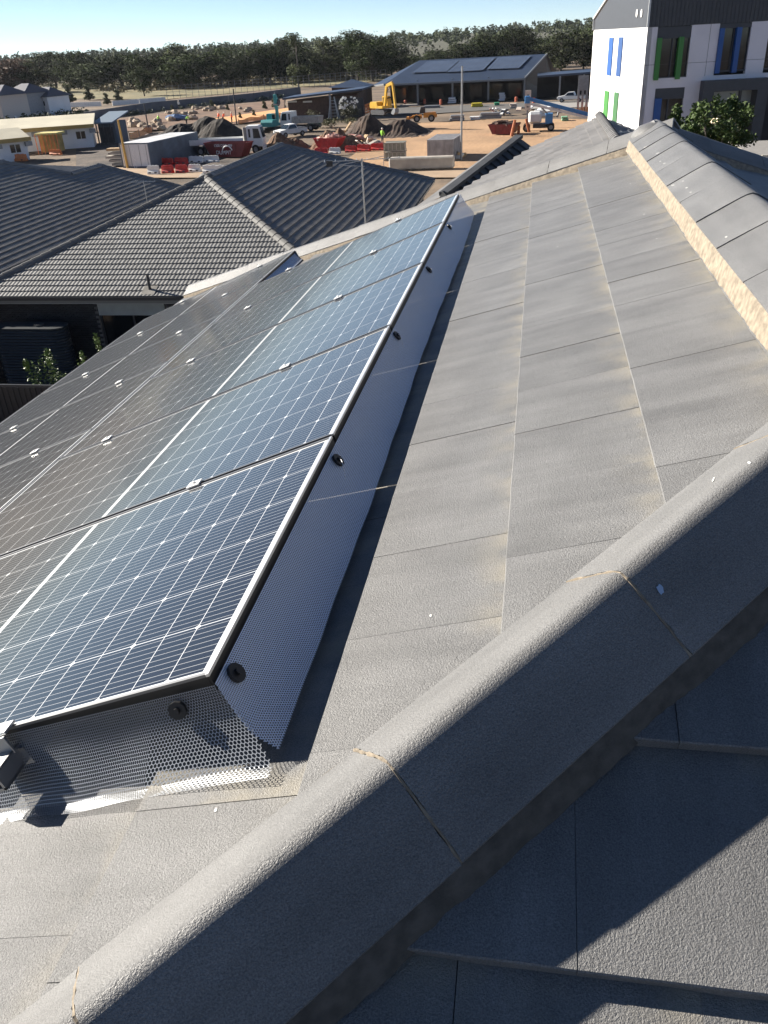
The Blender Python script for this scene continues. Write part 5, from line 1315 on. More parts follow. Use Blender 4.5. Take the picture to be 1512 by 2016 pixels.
office((-60, 330), (60, 316), 276, 3, 'nearer white site office cut off by the left edge of the picture', 2)
c = G(205, 287); u = WP(205, 287); t = thing('site_annex', (c.x, c.y + 3, .12), 'grey porch annex with dark doors at the end of the site office', 'annex')
boxpart(t, 'wall', (0, 1, 1.5), (36 * u, 4, 3.0), mat('annex_grey', (.12, .14, .17), .7)); mb = MB(); mb.prism([(-2.5, 2.9), (4, 4.0), (4, 4.2), (-2.5, 3.1)], (0, 1, 0), (0, 0, 1), (-20 * u, 0, 0), (42 * u, 0, 0)); mb.build('roof', mat('blue_grey_roof', (.2, .25, .3), .5), t, recalc=True)
for x in (-14 * u, 0, 15 * u): boxpart(t, 'post', (x, -2.2, 1.5), (.15, .15, 3.0), M_DKSTEEL)
for x in (-8 * u, 6 * u): boxpart(t, 'door', (x, -1.05, 1.2), (1.0, .1, 2.2), M_DKSTEEL)

# --- school
SA = rad(8.5); F_ = Vector((math.cos(SA), math.sin(SA), 0)); L_ = Vector((-math.sin(SA), math.cos(SA), 0))
sc_ = PY(1266, 150, 72.0); S0 = Vector((sc_.x, sc_.y, 0))
school = thing('school_building', S0, 'tall white and grey school building with coloured window fins at the right', 'building')
M_SW = mat('white_render', (.80, .80, .79), .7, var=.02); M_SG = mat('lilac_concrete', (.72, .70, .74), .8, var=.06, vscale=.5); M_SD = mat('charcoal_cladding', (.045, .05, .06), .5, var=.1)
M_FB = mat('fin_blue', (.015, .085, .30), .5); M_FG = mat('fin_green', (.045, .21, .04), .5)
ZT = PY(1275, 54, 72.0).z
def fp(px, py):     # pixel on the front plane -> (along, z)
    p = PP(px, py, S0, L_); return ((p - S0).dot(F_), p.z)
def lp(px, py):     # pixel on the left wall plane -> (along away, z)
    p = PP(px, py, S0, F_); return ((p - S0).dot(L_), p.z)
R3 = Matrix((F_, L_, Vector((0, 0, 1)))).transposed()
def sbox(name, a0, a1, z0, z1, b0, b1, m, parent=None):
    mb = MB(); c = F_ * ((a0 + a1) / 2) + L_ * ((b0 + b1) / 2) + Vector((0, 0, (z0 + z1) / 2)); mb.box(c, (abs(a1 - a0), abs(b1 - b0), abs(z1 - z0)), M=R3); return mb.build(name, m, parent or school)
LW = lp(1165, 120)[0]
sbox('wall', 0, .35, 0, ZT, 0, LW, M_SW)
# front wall built as piers and spandrels round the openings
cols = [fp(1291, 100)[0], fp(1357, 100)[0], fp(1411, 100)[0], fp(1473, 100)[0], fp(1508, 100)[0], 34.0]
zs_ = fp(1320, 153)[1]; zh = fp(1330, 52)[1]; zl = fp(1320, 173)[1]; zb = fp(1320, 262)[1]
prev = .0
for k in range(0, 4, 2):
    sbox('pier', prev + .002, cols[k], zs_, ZT, 0, .4, M_SG); prev = cols[k + 1]
sbox('pier', prev, cols[4], zs_, ZT, 0, .4, M_SG); sbox('pier', cols[4] + 4, cols[5], zs_, ZT, 0, .4, M_SG)
sbox('spandrel', .002, cols[5], zl, zs_ - .003, 0, .4, M_SG)
lc0, lc1 = fp(1286, 220)[0], fp(1343, 220)[0]; bb0, bb1 = fp(1372, 220)[0], fp(1497, 220)[0]; zbt = fp(1430, 156)[1]; 
sbox('pier', .002, lc0, 0, zl - .003, 0, .4, M_SG); sbox('pier', lc1, bb0 + .3, 0, zl - .003, 0, .4, M_SG); sbox('pier', bb1 - .3, fp(1505, 220)[0], 0, zl - .003, 0, .4, M_SG)
sbox('spandrel', lc0, lc1, 0, zb, 0, .4, M_SG)
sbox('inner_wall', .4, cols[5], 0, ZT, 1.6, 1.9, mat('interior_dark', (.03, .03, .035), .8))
# panel joints
for a in [prev * .1 + x for x in (3.8, 9.6, 15.5, 21)]: sbox('panel_joint', a, a + .025, zs_, ZT, -.004, .0, M_SD)
sbox('panel_joint', .01, 30, zs_ + .9, zs_ + .925, -.004, 0, M_SD)
# cladding and roof
zr0 = lp(1171, 38)[1]; slope = 0.0
mb = MB(); pts = [(0, ZT + .003), (LW, ZT + .003), (LW, zr0), (0, ZT + 6.2)]
mb.prism(pts, tuple(L_), (0, 0, 1), (0, 0, 0), F_ * 34); mb.build('metal_cladding', M_SD, school, recalc=True)
mb = MB()
for k in range(120): c = F_ * (.3 + k * .28) - L_ * .02 + Vector((0, 0, ZT + 3)); mb.box(c, (.05, .04, 6), M=R3)
tag(mb.build('cladding_ribs', M_SD, school), kind='stuff')
mb = MB(); mb.beam(Vector((0, 0, ZT)) - L_ * .03, Vector((0, 0, ZT + 6.2)) - L_ * .03, .14); mb.beam(L_ * LW + Vector((0, 0, ZT)), L_ * LW + Vector((0, 0, zr0)), .25); mb.beam(L_ * LW + Vector((0, 0, zr0 + .05)), Vector((0, 0, ZT + 6.25)), .3, .12); mb.build('corner_trim', mat('trim_white', (.6, .62, .62), .5), school)
for px in (1255, 1264): a, z = lp(px, 26); mb = MB(); mb.tube([L_ * a - F_ * .02 + Vector((0, 0, z)), L_ * a - F_ * .06 + Vector((0, 0, z))], .27, 14); mb.build('round_vent', mat('vent_grey', (.6, .6, .6), .5), school)
# upper windows
def win(a0, a1, z0, z1, head, fm, fins, sash=2):
    w = sbox('window', a0, a1, z0, z1, .30, .34, M_WIN)
    sbox('head_panel', a0, a1, z1 - head, z1 - .002, .05, .28, M_SD, w)
    for k in range(sash + 1): x = a0 + (a1 - a0) * k / sash; sbox('mullion', x - .05, x + .05, z0, z1 - head, .2, .3, M_SD, w)
    sbox('sill', a0, a1, z0 - .05, z0 + .06, .02, .3, M_SD, w)
    for f0, f1 in fins: sbox('fin', f0, f1, z0 - .12, z1 - head * .9, -.16, .25, fm)
win(cols[0], cols[1], zs_, zh, .75, M_FG, [(cols[0] + .02, cols[0] + .36), (cols[0] + 1.6, cols[0] + 1.95)])
win(cols[2], cols[3], zs_ + .25, zh, .3, M_FB, [(cols[2] + .02, cols[2] + .36), (cols[2] + 1.25, cols[2] + 1.6)])
win(cols[4], cols[4] + 4, zs_ + .25, zh, .3, M_FB, [])
w = win(lc0, lc1, zb, zl - .003, .75, M_FB, [(lc0 + .02, lc0 + .52)])
for k in range(5): sbox('louvre', lc0 + .6, lc1 - .2, zb + .6 + k * .5, zb + .75 + k * .5, .34, .5, M_STEEL)
# framed bay
bt = sbox('bay_frame', bb0, bb1, zbt - .75, zbt, -.9, .5, M_SD); sbox('bay_frame', bb0, bb0 + .8, 0, zbt - .752, -.9, .5, M_SD); sbox('bay_frame', bb1 - .8, bb1, 0, zbt - .752, -.9, .5, M_SD)
gx0, gx1, gz = bb0 + .8, bb1 - .8, zbt - .75
gl = sbox('bay_glass', gx0, gx1, 0, gz, .30, .34, mat('bay_glass', (.05, .055, .055), .06))
gm = gx0 + (gx1 - gx0) * .73
sbox('transom_panel', gx0, gm - .1, gz - .95, gz - .08, .24, .29, mat('transom', (.30, .33, .33), .3), gl); sbox('transom_panel', gm + .1, gx1, gz - .95, gz - .08, .24, .29, MATS['transom'], gl)
sbox('mullion', gm - .09, gm + .09, 0, gz, .1, .29, M_SD, gl); sbox('mullion', gx0, gx1, gz - 1.1, gz - .96, .1, .285, M_SD, gl)
sbox('reflected_ceiling', gx0 + .2, gm - .3, gz - 2.6, gz - 1.2, .22, .28, mat('ceiling_reflection', (.22, .22, .2), .3), gl)  # pale panel paints a ceiling reflection on the bay glass
for k in range(6): sbox('blind', gm + .2, gx1 - .15, gz - 2.2 - k * .3, gz - 2.08 - k * .3, .2, .28, M_STEEL, gl)
sbox('pendant_lamp', gx0 + .25, gx0 + .9, gz - 2.2, gz - 1.9, .15, .27, mat('lamp_warm', (.9, .75, .5), .4, emit=((1, .8, .5), 1.4)), gl)
sbox('pendant_lamp', gx0 + .1, gx0 + .7, gz - 3.4, gz - 3.0, .15, .27, MATS['lamp_warm'], gl); sbox('bright_column', gx0 + 1.7, gx0 + 2.0, gz - 3.2, gz - 1.5, .15, .27, mat('lit_column', (.7, .65, .5), .5), gl)
# coloured strips on the white wall
for (p0, p1, m) in (((1205, 74), (1198, 148), M_FB), ((1224, 73), (1217, 150), mat('fin_navy', (.02, .07, .22), .5)), ((1196, 179), (1190, 240), M_FG), ((1215, 182), (1209, 245), mat('fin_darkgreen', (.04, .14, .05), .5))):
    a, z1 = lp(*p0); _, z0 = lp(*p1); w_ = lp(p0[0] - 4, p0[1])[0] - lp(p0[0] + 4, p0[1])[0]
    mb = MB(); mb.box(L_ * a + Vector((0, 0, (z0 + z1) / 2)) - F_ * .03, (.1, abs(w_), z1 - z0), M=R3); mb.build('colour_panel', m, school)
mb = MB(); mb.box(F_ * 17 + L_ * (LW / 2 + 1) + Vector((0, 0, ZT / 2)), (33, LW - 2.5, ZT - .1), M=R3); mb.build('core', M_SD, school)
# carport at the right edge
p = G(1500, 306, 5.0)
t = thing('carport', (p.x + 3, p.y + 3, 1.0), 'pale flat carport roof with white edge at the right border', 'carport')
mb = MB(); mb.prism([(-3.6, -3), (-3.0, -3.4), (5, -3.4), (5, 4), (-3.2, 4), (-3.6, 3.5)], (1, 0, 0), (0, 1, 0), (0, 0, 3.8), (0, 0, .25)); mb.build('roof', mat('carport_roof', (.26, .25, .24), .7, var=.1), t, recalc=True)
mb = MB(); mb.beam((-3.1, -3.45, 3.9), (5, -3.45, 3.9), .1, .35); mb.beam((-3.65, -3.0, 3.9), (-3.65, 3.6, 3.9), .1, .35); mb.build('edge_trim', mat('trim_cream', (.65, .6, .48), .5), t)
for x, y in ((-3.3, -3.1), (1, -3.2), (4.6, -3.2), (-3.3, 3.4)): mb = MB(); mb.box((x, y, 1.9), (.14, .14, 3.8)); mb.build('post', MATS['trim_cream'], t)
mb = MB(); mb.box((.8, 3.2, 1.8), (7, .2, 3.6)); mb.build('back_wall', M_BB, t)
# --- boundary wall, fence, far houses
def wall_run(pts, hpx, m, label, name='boundary_wall', cat='wall'):
    P = [G(*q) for q in pts]; t = thing(name, (P[0].x, P[0].y, 0), label, cat); h = hpx * HP(*pts[1])
    for k in range(len(P) - 1):
        a, b = P[k] - P[0], P[k + 1] - P[0]; n = max(1, int((b - a).length / 6))
        for q in range(n):
            p, r = a.lerp(b, q / n), a.lerp(b, (q + 1) / n); mb = MB(); mb.beam(p + Vector((0, 0, h / 2)), r - (r - p) * .012 + Vector((0, 0, h / 2)), .35, h); mb.build('panel', m, t)
    return t
wall_run([(168, 240), (300, 218), (400, 209), (500, 199), (592, 186)], 17, mat('wall_grey', (.13, .135, .15), .85, var=.12, vscale=.3), 'long dark grey boundary wall below the tree line')
wall_run([(100, 212), (200, 209)], 9, M_WHITE, 'low white wall left of the small conifers', 'garden_wall'); wall_run([(222, 208), (327, 200)], 9, M_WHITE, 'low white garden wall above the dark boundary wall', 'garden_wall')
mb_f = thing('wire_fence', (G(330, 196).x, G(330, 196).y, 0), 'wire fence on thin posts along the top of the dark wall', 'fence'); O = Vector(mb_f.location)
a, b = G(330, 196), G(760, 160)
for k in range(40):
    p = a.lerp(b, k / 39) - O; mb = MB(); mb.tube([(p.x, p.y, 0), (p.x, p.y, 3.6)], .06, 5); mb.build('post', M_STEEL, mb_f)
for z in (1.9, 2.7, 3.5): mb = MB(); mb.tube([(0, 0, z), tuple(b - a + Vector((0, 0, z)))], .03, 4); mb.build('wire', M_STEEL, mb_f)
M_HG = mat('house_grey', (.3, .31, .33), .8, var=.05)
def far_house(px0, px1, pyb, pyt, dm, m, label, roof_m, seed, flat=False):
    a, b = G(px0, pyb), G(px1, pyb); L = (b - a).length; H = (pyb - pyt) * HP(px0, pyb); rz = math.atan2(b.y - a.y, b.x - a.x)
    t = thing('town_house', (a.x, a.y, 0), label, 'house', 'town houses at the tree line', rz); rr = random.Random(seed)
    boxpart(t, 'wall', (L / 2, dm / 2, H / 2), (L, dm, H), m); boxpart(t, 'bay', (L * .3, -.6, H * .72), (L * .35, 1.2, H * .5), M_WPANEL)
    mb = MB(); e = .6; b4 = [(-e, -e, H), (L + e, -e, H), (L + e, dm + e, H), (-e, dm + e, H)]; r0, r1 = (L * .3, dm / 2, H + 1.9), (L * .7, dm / 2, H + 1.9)
    mb.poly((b4[0], b4[1], r1, r0)); mb.poly((b4[1], b4[2], r1)); mb.poly((b4[2], b4[3], r0, r1)); mb.poly((b4[3], b4[0], r0)); mb.build('roof', roof_m, t)
    for x, z, y in ((.3, .75, -1.22), (.75, .72, -.03), (.75, .25, -.03), (.2, .22, -.03)):
        w = boxpart(t, 'window', (L * x, y, H * z), (L * .14, .06, H * .2), M_WIN); boxpart(w, 'frame', (L * x, y - .03, H * z - H * .11), (L * .16, .08, .12), M_WHITE)
    for yy in (.3, .7):
        for z in (.25, .72): w = boxpart(t, 'window', (-.03, dm * yy, H * z), (.06, dm * .16, H * .2), M_WIN); boxpart(w, 'frame', (-.05, dm * yy, H * z - H * .11), (.08, dm * .18, .12), M_HG)
    return t
far_house(22, 60, 240, 186, 7, M_HG, 'white and grey two-storey town house at the far left', mat('house_roof', (.1, .1, .12), .7), 1)
far_house(66, 102, 236, 192, 6, M_WPANEL, 'second town house with low white upper wall left of the conifers', MATS['house_roof'], 2)
far_house(-26, 12, 250, 190, 7, mat('house_cream', (.55, .5, .45), .8), 'cream town house cut by the left picture edge', MATS['house_roof'], 3)
for px, py, lab in ((100, 233, 'white car parked in front of the second town house'), (32, 247, 'pale car parked in front of the first town house')):
    c = G(px, py); t = ute((c.x, c.y, .1), rad(185), lab, None, 'parked_car'); t['category'] = 'car'
# ------------------------------------------------------------------ trees
M_BARK = mat('gum_bark', (.11, .095, .08), .9, var=.4, vscale=1.5)
M_GUM = mat('gum_leaf', (.036, .052, .020), .85, spec=.2, var=.3, vscale=.5, rnd=.38)
M_GUM2 = mat('gum_leaf_grey', (.050, .062, .028), .85, spec=.2, var=.3, vscale=.5, rnd=.35)
M_GUMB = mat('dry_leaf', (.115, .070, .050), .7, var=.4, vscale=.6)
M_CON = mat('conifer_leaf', (.06, .075, .025), .6, var=.4, vscale=1)
def crown_mesh(seed, n_cl, leaf, m, shape):
    rnd = random.Random(seed); mb = MB(); cl = []
    for _ in range(n_cl):
        for _t in range(30):
            x, y, z = rnd.uniform(-1, 1), rnd.uniform(-1, 1), rnd.uniform(0, 1)
            w = shape(z)
            if x * x + y * y < w * w: break
        r = rnd.uniform(.08, .20); cl.append((x * .40, y * .40, .10 + z * .86, r))
    nn = []
    for (x, y, z, r) in cl:
        for _ in range(int(95 * (r / .12) ** 2)):
            d = Vector((rnd.gauss(0, 1), rnd.gauss(0, 1), rnd.gauss(0, 1))).normalized() * (rnd.random() ** .4)
            p = Vector((x + d.x * r, y + d.y * r, z + d.z * r * .62)); a = Vector((rnd.gauss(0, 1), rnd.gauss(0, 1), rnd.gauss(0, .8))).normalized(); b = a.cross(Vector((rnd.gauss(0, 1), rnd.gauss(0, 1), rnd.gauss(0, 1)))).normalized(); s = leaf * rnd.uniform(.6, 1.4)
            mb.poly((p - a * s, p - b * s * .6, p + a * s, p + b * s * .6))
            n_ = (Vector((d.x, d.y, d.z + .25)) + Vector((x, y, 0)) * .8 + Vector((rnd.gauss(0, .25), rnd.gauss(0, .25), rnd.gauss(0, .25)))).normalized(); nn += [n_] * 4
    me = bpy.data.meshes.new('crown'); me.from_pydata(mb.v, [], mb.f); me.materials.append(m)
    me.polygons.foreach_set('use_smooth', [True] * len(me.polygons)); me.normals_split_custom_set_from_vertices(nn)
    tb = MB(); tb.tube([(0, 0, 0), (.02, .01, .3), (-.01, .02, .55), (.03, 0, .8)], [.022, .018, .012, .004], 7)
    for (x, y, z, r) in cl[::2]: tb.tube([(0.01, .01, max(.15, z - .3)), (x * .5, y * .5, z - .1), (x, y, z)], [.009, .006, .002], 4, False)
    tm = bpy.data.meshes.new('trunk'); tm.from_pydata(tb.v, [], tb.f); tm.materials.append(M_BARK)
    return me, tm
sh_round = lambda z: math.sqrt(max(0, 1 - (2 * z - .95) ** 2)) * .95 + .08
sh_tall = lambda z: .34 + .22 * math.sin(z * 7)
sh_spread = lambda z: .35 + .65 * z if z < .75 else 1.1 - .6 * (z - .75) * 4 * .6
TT_ = [crown_mesh(1, 44, .017, M_GUM, sh_round), crown_mesh(2, 40, .017, M_GUM2, sh_round), crown_mesh(3, 40, .017, M_GUM, sh_spread), crown_mesh(4, 30, .017, M_GUM2, sh_tall), crown_mesh(5, 50, .016, M_GUM, sh_round), crown_mesh(6, 30, .02, M_GUMB, sh_round)]
rr = random.Random(77)
KIND = ['rounded dark green gum tree', 'rounded grey-green gum tree', 'spreading dark green gum tree', 'slender tall gum tree', 'dense dark green gum tree', 'brown-leaved gum tree']
def top_y(x):
    pts = [(-40, 112), (0, 116), (60, 106), (100, 100), (160, 98), (250, 104), (330, 98), (352, 88), (380, 104), (430, 98), (480, 106), (520, 98), (560, 78), (590, 70), (620, 90), (660, 84), (700, 68), (740, 67), (765, 84), (800, 100), (850, 97), (900, 86), (950, 68), (1000, 62), (1060, 55), (1110, 50), (1170, 46), (1240, 44)]
    for a, b in zip(pts, pts[1:]):
        if a[0] <= x <= b[0]: return a[1] + (b[1] - a[1]) * (x - a[0]) / (b[0] - a[0])
    return 50
def base_y(x):
    pts = [(-40, 196), (60, 186), (110, 176), (400, 171), (560, 160), (700, 152), (800, 146), (1000, 138), (1240, 136)]
    for a, b in zip(pts, pts[1:]):
        if a[0] <= x <= b[0]: return a[1] + (b[1] - a[1]) * (x - a[0]) / (b[0] - a[0])
    return 136
def put_tree(px, pb, pt, k, label, group, wmul=1.0, name='gum_tree'):
    b = G(px, pb); h = PY(px, pt, b.y).z / .98
    t = thing(name, (b.x, b.y, 0), label, 'tree', group, rr.uniform(0, 6.28)); s = h * wmul
    t.scale = (s * rr.uniform(.9, 1.2), s * rr.uniform(.9, 1.2), h)
    inst('crown', TT_[k][0], t, Matrix()); inst('trunk', TT_[k][1], t, Matrix()); return t
x = -25.0; i = 0
while x < 1235:
    k = rr.choice((0, 0, 1, 2, 4, 4)); hk = 0
    if x < 50: k = 5 if rr.random() < .6 else 0
    if x < 110: zone = 'behind the town houses'
    elif x < 240: zone = 'behind the small conifers'
    elif x < 400: zone = 'back above the boundary wall'
    elif x < 560: zone = 'above the orange-vested workers'
    elif x < 700: zone = 'behind the amenities block'
    elif x < 830: zone = 'behind the left end of the pavilion'
    elif x < 1000: zone = 'behind the pavilion centre'
    else: zone = 'between the pavilion and the school'
    put_tree(x, base_y(x) + rr.uniform(-3, 5), top_y(x) + rr.choice((rr.uniform(-12, 2), rr.uniform(4, 30))), k, '%s %s' % (KIND[k], zone), 'front tree line ' + zone, rr.uniform(1.2, 2.0))
    k2 = rr.choice((0, 0, 1, 2, 4)); x2 = x + rr.uniform(8, 18)
    put_tree(x2, base_y(x2) - rr.uniform(10, 16), top_y(x2) + rr.uniform(6, 22), k2, '%s further %s' % (KIND[k2], zone), 'back tree line ' + zone, rr.uniform(.9, 1.3))
    x += rr.uniform(18, 46)
put_tree(561, 164, 76, 3, 'slender tall gum with twin crown, left of the tallest gum', 'tall slender gums', .8); put_tree(588, 172, 67, 3, 'tallest slender pale-trunked gum above the brick amenities block', 'tall slender gums', .85)
put_tree(285, 190, 132, 2, 'dark gum tree in front of the tree line above the white garden wall', 'single gums', 1.1); put_tree(466, 168, 105, 4, 'dense dark gum in front of the tree line above the black post', 'single gums', 1.3)
put_tree(735, 160, 68, 4, 'big dense gum tree left of the pavilion roof', 'single gums', 1.2); put_tree(705, 160, 70, 2, 'big spreading gum above the kiosk roof', 'single gums', 1.1)
for px, pb, pt, k, lab in ((352, 172, 86, 1, 'taller grey-green gum rising over the tree line above the rock row'), (160, 176, 95, 0, 'taller rounded gum behind the middle conifer'), (520, 166, 92, 2, 'taller spreading gum above the teal excavator'), (640, 160, 80, 1, 'taller grey-green gum above the olive shrub'), (952, 142, 63, 4, 'taller dense gum behind the middle solar array'), (1012, 142, 56, 2, 'taller spreading gum behind the right solar array')):
    put_tree(px, pb, pt, k, lab, 'taller gums in the tree line', 1.3)
# small conifers by the town houses
CON = crown_mesh(9, 30, .03, M_CON, lambda z: .75 * (1 - z) + .12)
for k, (px, pb, pt) in enumerate(((113, 206, 166), (138, 203, 158), (177, 198, 162), (212, 206, 178), (235, 204, 170))):
    b = G(px, pb); h = PY(px, pt, b.y).z; t = thing('conifer', (b.x, b.y, 0), '%s of the five small conifers by the white garden walls' % ('leftmost', 'second', 'middle', 'fourth', 'rightmost')[k], 'tree', 'small conifers', rr.uniform(0, 6)); t.scale = (h * .85, h * .85, h)
    inst('crown', CON[0], t, Matrix()); inst('trunk', CON[1], t, Matrix())
# saplings in the garden bed
for k, (px, pb, pt, lab) in enumerate(((340, 222, 205, 'sapling against the boundary wall beside the pale-shirted worker'), (418, 217, 194, 'leafy sapling against the boundary wall right of the rock row'), (448, 218, 203, 'small sapling left of the black post top'), (473, 234, 220, 'small sapling right of the black post'), (500, 229, 215, 'small sapling above the orange mesh fence'), (540, 214, 192, 'sapling left of the brick block roof'), (521, 216, 196, 'thin sapling between the wall and the teal excavator'))):
    b = G(px, pb); h = PY(px, pt, b.y).z; t = thing('sapling', (b.x, b.y, .12), lab, 'tree', 'saplings'); t.scale = (h * .8, h * .8, h); inst('crown', CON[0], t, Matrix()); inst('trunk', CON[1], t, Matrix())
# shrubs near the amenities block
M_SHR = mat('shrub_leaf', (.06, .065, .03), .6, var=.4, vscale=.7); M_SHR2 = mat('shrub_olive', (.12, .12, .05), .7, var=.35, vscale=.7)
def far_shrub(px, pb, wpx, hpx, m, label, n, seed, name='shrub'):
    b = G(px, pb); w = wpx * WP(px, pb); h = hpx * HP(px, pb)
    return shrub(name, (b.x, b.y + w * .3, .1), label, 'shrub', [((random.Random(seed + q).uniform(-.3, .3) * w, random.Random(seed * 3 + q).uniform(-.2, .2) * w, h * (.35 + .3 * random.Random(seed * 7 + q).random())), (w * .28, w * .28, h * .33)) for q in range(7)], n, w * .035, m, seed, 'shrubs by the amenities block', 3, 2.0)
far_shrub(612, 252, 34, 40, M_SHR2, 'upright olive shrub behind the white tipper truck', 900, 11)
far_shrub(686, 238, 46, 40, M_SHR, 'round dark bush with pale flowers in front of the brick block', 1100, 12)
far_shrub(648, 252, 46, 20, M_SHR2, 'low spreading yellow-green shrub left of the excavator', 800, 13); far_shrub(685, 248, 36, 16, M_SHR2, 'low shrub between the flowering bush and the dark heap', 600, 14)
rnd = random.Random(3); fl = bpy.data.objects.get('shrub'); mb = MB(); b = G(686, 238)
for _ in range(60): a = rnd.uniform(0, 6.28); e = rnd.uniform(-.2, 1); w = 46 * WP(686, 238) * .42; mb.box((w * math.cos(a) * math.cos(e), -abs(w * math.sin(a) * math.cos(e)), 2.2 + 1.7 * math.sin(e)), (.22, .22, .22))
o = mb.build('blossoms', M_WHITE); sh = [x for x in bpy.data.objects if x.get('label', '').startswith('round dark bush')][0]; o.parent = sh; tag(o, kind='stuff')
for k, px in enumerate((612, 620, 628)):
    c = G(px, 253); mb = MB(); mb.box((0, 0, .6), (.6, .6, 1.1), taper=1.15); mb.box((0, 0, 1.2), (.72, .75, .1)); o = mb.build('wheelie_bin', mat('bin_green', (.02, .10, .06), .5)); o.location = (c.x, c.y, .13); tag(o, '%s of three green wheelie bins below the olive shrub' % ('left', 'middle', 'right')[k], 'bin', 'green wheelie bins')
# big leafy tree by the school
p = PY(1405, 262, 46.0); rnd = random.Random(41)
t = thing('leafy_tree', (p.x, p.y, .6), 'bushy bright green tree in front of the school bay window', 'tree'); O = Vector(t.location)
bl = []
for q in range(46):
    px, py = rnd.uniform(1325, 1490), rnd.uniform(195, 300)
    if ((px - 1405) / 85) ** 2 + ((py - 256) / 56) ** 2 > 1: continue
    w = PY(px, py, 46 + rnd.uniform(-2, 2)) - O; r = rnd.uniform(.25, .6); bl.append(((w.x, w.y, w.z), (r, r, r * .8)))
for px, py in ((1325, 240), (1332, 225), (1440, 205), (1446, 215), (1410, 205), (1370, 222), (1385, 215)): w = PY(px, py, 46) - O; bl.append(((w.x, w.y, w.z), (.25, .25, .5)))
mb = MB(); leaf_mass(mb, bl, 7500, .11, rnd); mb.build('crown', mat('tree_leaf', (.055, .085, .024), .6, spec=.2, var=.4, vscale=1.2), t)
mb = MB(); mb.tube([(0, 0, 0), (.1, 0, 2.5), (-.1, .1, 4.5), (.1, 0, 6.5)], [.2, .17, .12, .05], 8)
for b_ in bl[::3]: mb.tube([(0, 0, 3.5), (b_[0][0] * .5, b_[0][1] * .5, b_[0][2] * .8), b_[0]], [.08, .05, .02], 5, False)
mb.build('trunk', M_BARK, t)
# hedge strip and undergrowth
def scatter(name, poly_px, n, size, hmax, m, label, seed):
    rnd = random.Random(seed); mb = MB(); xs = [q[0] for q in poly_px]; 
    for _ in range(n):
        px = rnd.uniform(min(xs), max(xs))
        for a, b in zip(poly_px, poly_px[1:]):
            if a[0] <= px <= b[0]: f = (px - a[0]) / (b[0] - a[0]); y0 = a[1] + (b[1] - a[1]) * f; hh = a[2] + (b[2] - a[2]) * f; break
        c = G(px, y0 - rnd.random() * hh); r = size * rnd.uniform(.5, 1.4)
        leaf_mass(mb, [((c.x, c.y, r * .5), (r, r, r * .6 * hmax))], 26, r * .22, rnd)
    return tag(mb.build(name, m), label, 'undergrowth', kind='stuff')
scatter('undergrowth', [(200, 186, 14), (330, 178, 14), (520, 170, 10), (700, 158, 8)], 260, 2.4, 1.0, mat('scrub_leaf', (.14, .115, .06), .8, var=.4, vscale=.2), 'tan and olive scrub below the tree line', 5)
scatter('hedge', [(10, 262, 10), (90, 248, 12), (170, 236, 10)], 120, 1.4, 1.2, mat('hedge_leaf', (.045, .06, .025), .7, var=.4, vscale=.4), 'dark hedge planting in front of the town houses', 6)
scatter('wall_planting', [(170, 240, 2), (300, 222, 2), (430, 208, 2), (560, 194, 2)], 90, .8, 1.0, MATS['hedge_leaf'], 'row of low dark plants along the boundary wall', 7)
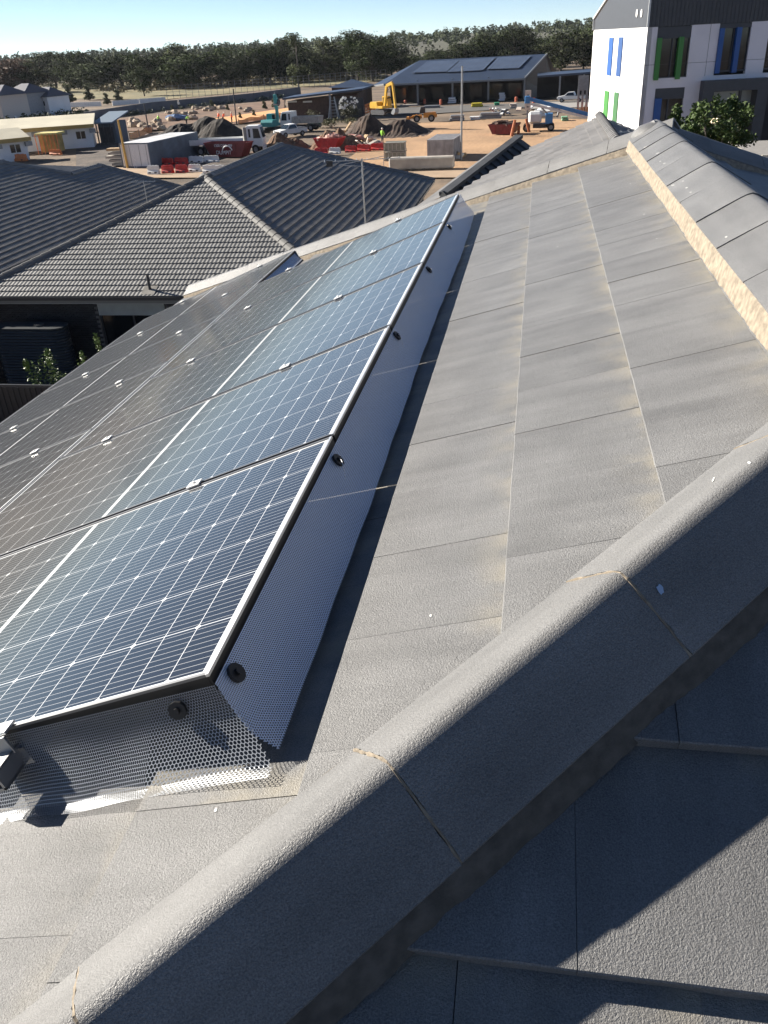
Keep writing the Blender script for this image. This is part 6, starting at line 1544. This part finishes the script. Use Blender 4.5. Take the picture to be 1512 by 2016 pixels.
# far forest ridge
def forest(name, y0, y1, x0, x1, n, seed, zf, m, label):
    rnd = random.Random(seed); mb = MB()
    for _ in range(n):
        y = rnd.uniform(y0, y1); x = rnd.uniform(x0, x1) * y; z = zf(x / y, y); h = rnd.uniform(9, 17); w = rnd.uniform(4, 7.5)
        bl = [((x + rnd.uniform(-.5, .5) * w, y + rnd.uniform(-.5, .5) * w, z + h * rnd.uniform(.4, .85)), (w * .5, w * .5, h * .2)) for _q in range(3)]
        leaf_mass(mb, bl, 34, y * .0016, rnd)
    return tag(mb.build(name, m), label, 'forest', kind='stuff')
def ridge(u, y): return max(0, (y - 450)) * (.006 + .010 * max(0, min(1, (u + .25) / .5)))
forest('forest', 430, 620, -.78, .25, 700, 1, lambda u, y: -5, mat('forest_leaf', (.035, .045, .024), .85, spec=.1, var=.3, vscale=.05), 'dark gum forest filling in behind the tree line')
forest('forest_ridge', 700, 1500, -.8, .3, 1500, 2, ridge, M_GUM2, 'distant wooded ridge along the horizon')
mb = MB(); n = 60
for j, y in enumerate((440, 700, 1000, 1500, 2500)):
    for i in range(n + 1): u = -1.2 + 1.9 * i / n; mb.v.append((u * y, y, ridge(u, min(y, 1600)) - .5 + (8 if y > 2000 else 0)))
for j in range(4):
    for i in range(n): a = j * (n + 1) + i; mb.f.append((a, a + 1, a + n + 2, a + n + 1)); mb.mi.append(0)
tag(mb.build('hill', mat('hill_ground', (.06, .06, .035), .95, var=.3, vscale=.02), smooth=True), kind='structure')

# labels that would repeat are told apart by their order from left to right
from collections import defaultdict
ORDN = ['leftmost', 'second from left', 'third from left', 'fourth from left', 'fifth from left', 'sixth from left', 'seventh from left', 'eighth from left', 'ninth from left', 'tenth from left', 'eleventh from left', 'twelfth from left', 'thirteenth from left', 'fourteenth from left', 'fifteenth from left', 'sixteenth from left']
byl = defaultdict(list)
for o in bpy.data.objects:
    if o.parent is None and o.get('label'): byl[o['label']].append(o)
for l, os_ in byl.items():
    if len(os_) > 1:
        os_.sort(key=lambda o: o.location.x / max(1, o.location.y))
        for k, o in enumerate(os_): o['label'] = '%s, %s' % (l, ORDN[min(k, 15)].replace(' from left', ' from the left') if len(l.split()) < 11 else ORDN[min(k, 15)])

# ------------------------------------------------------------------ air
hz = MB(); hz.box((-150, 700, 15), (3200, 1800, 34)); hz_o = hz.build('haze', bpy.data.materials.new('haze_air')); hm = hz_o.data.materials[0]; hm.use_nodes = True
nt = hm.node_tree; nt.nodes.clear(); oo = nt.nodes.new('ShaderNodeOutputMaterial'); pv_ = nt.nodes.new('ShaderNodeVolumePrincipled')
pv_.inputs['Color'].default_value = (.86, .92, 1, 1); pv_.inputs['Density'].default_value = .00004; pv_.inputs['Anisotropy'].default_value = .2
nt.links.new(pv_.outputs[0], oo.inputs['Volume']); tag(hz_o, 'thin pale air over the whole site', 'haze', kind='stuff')
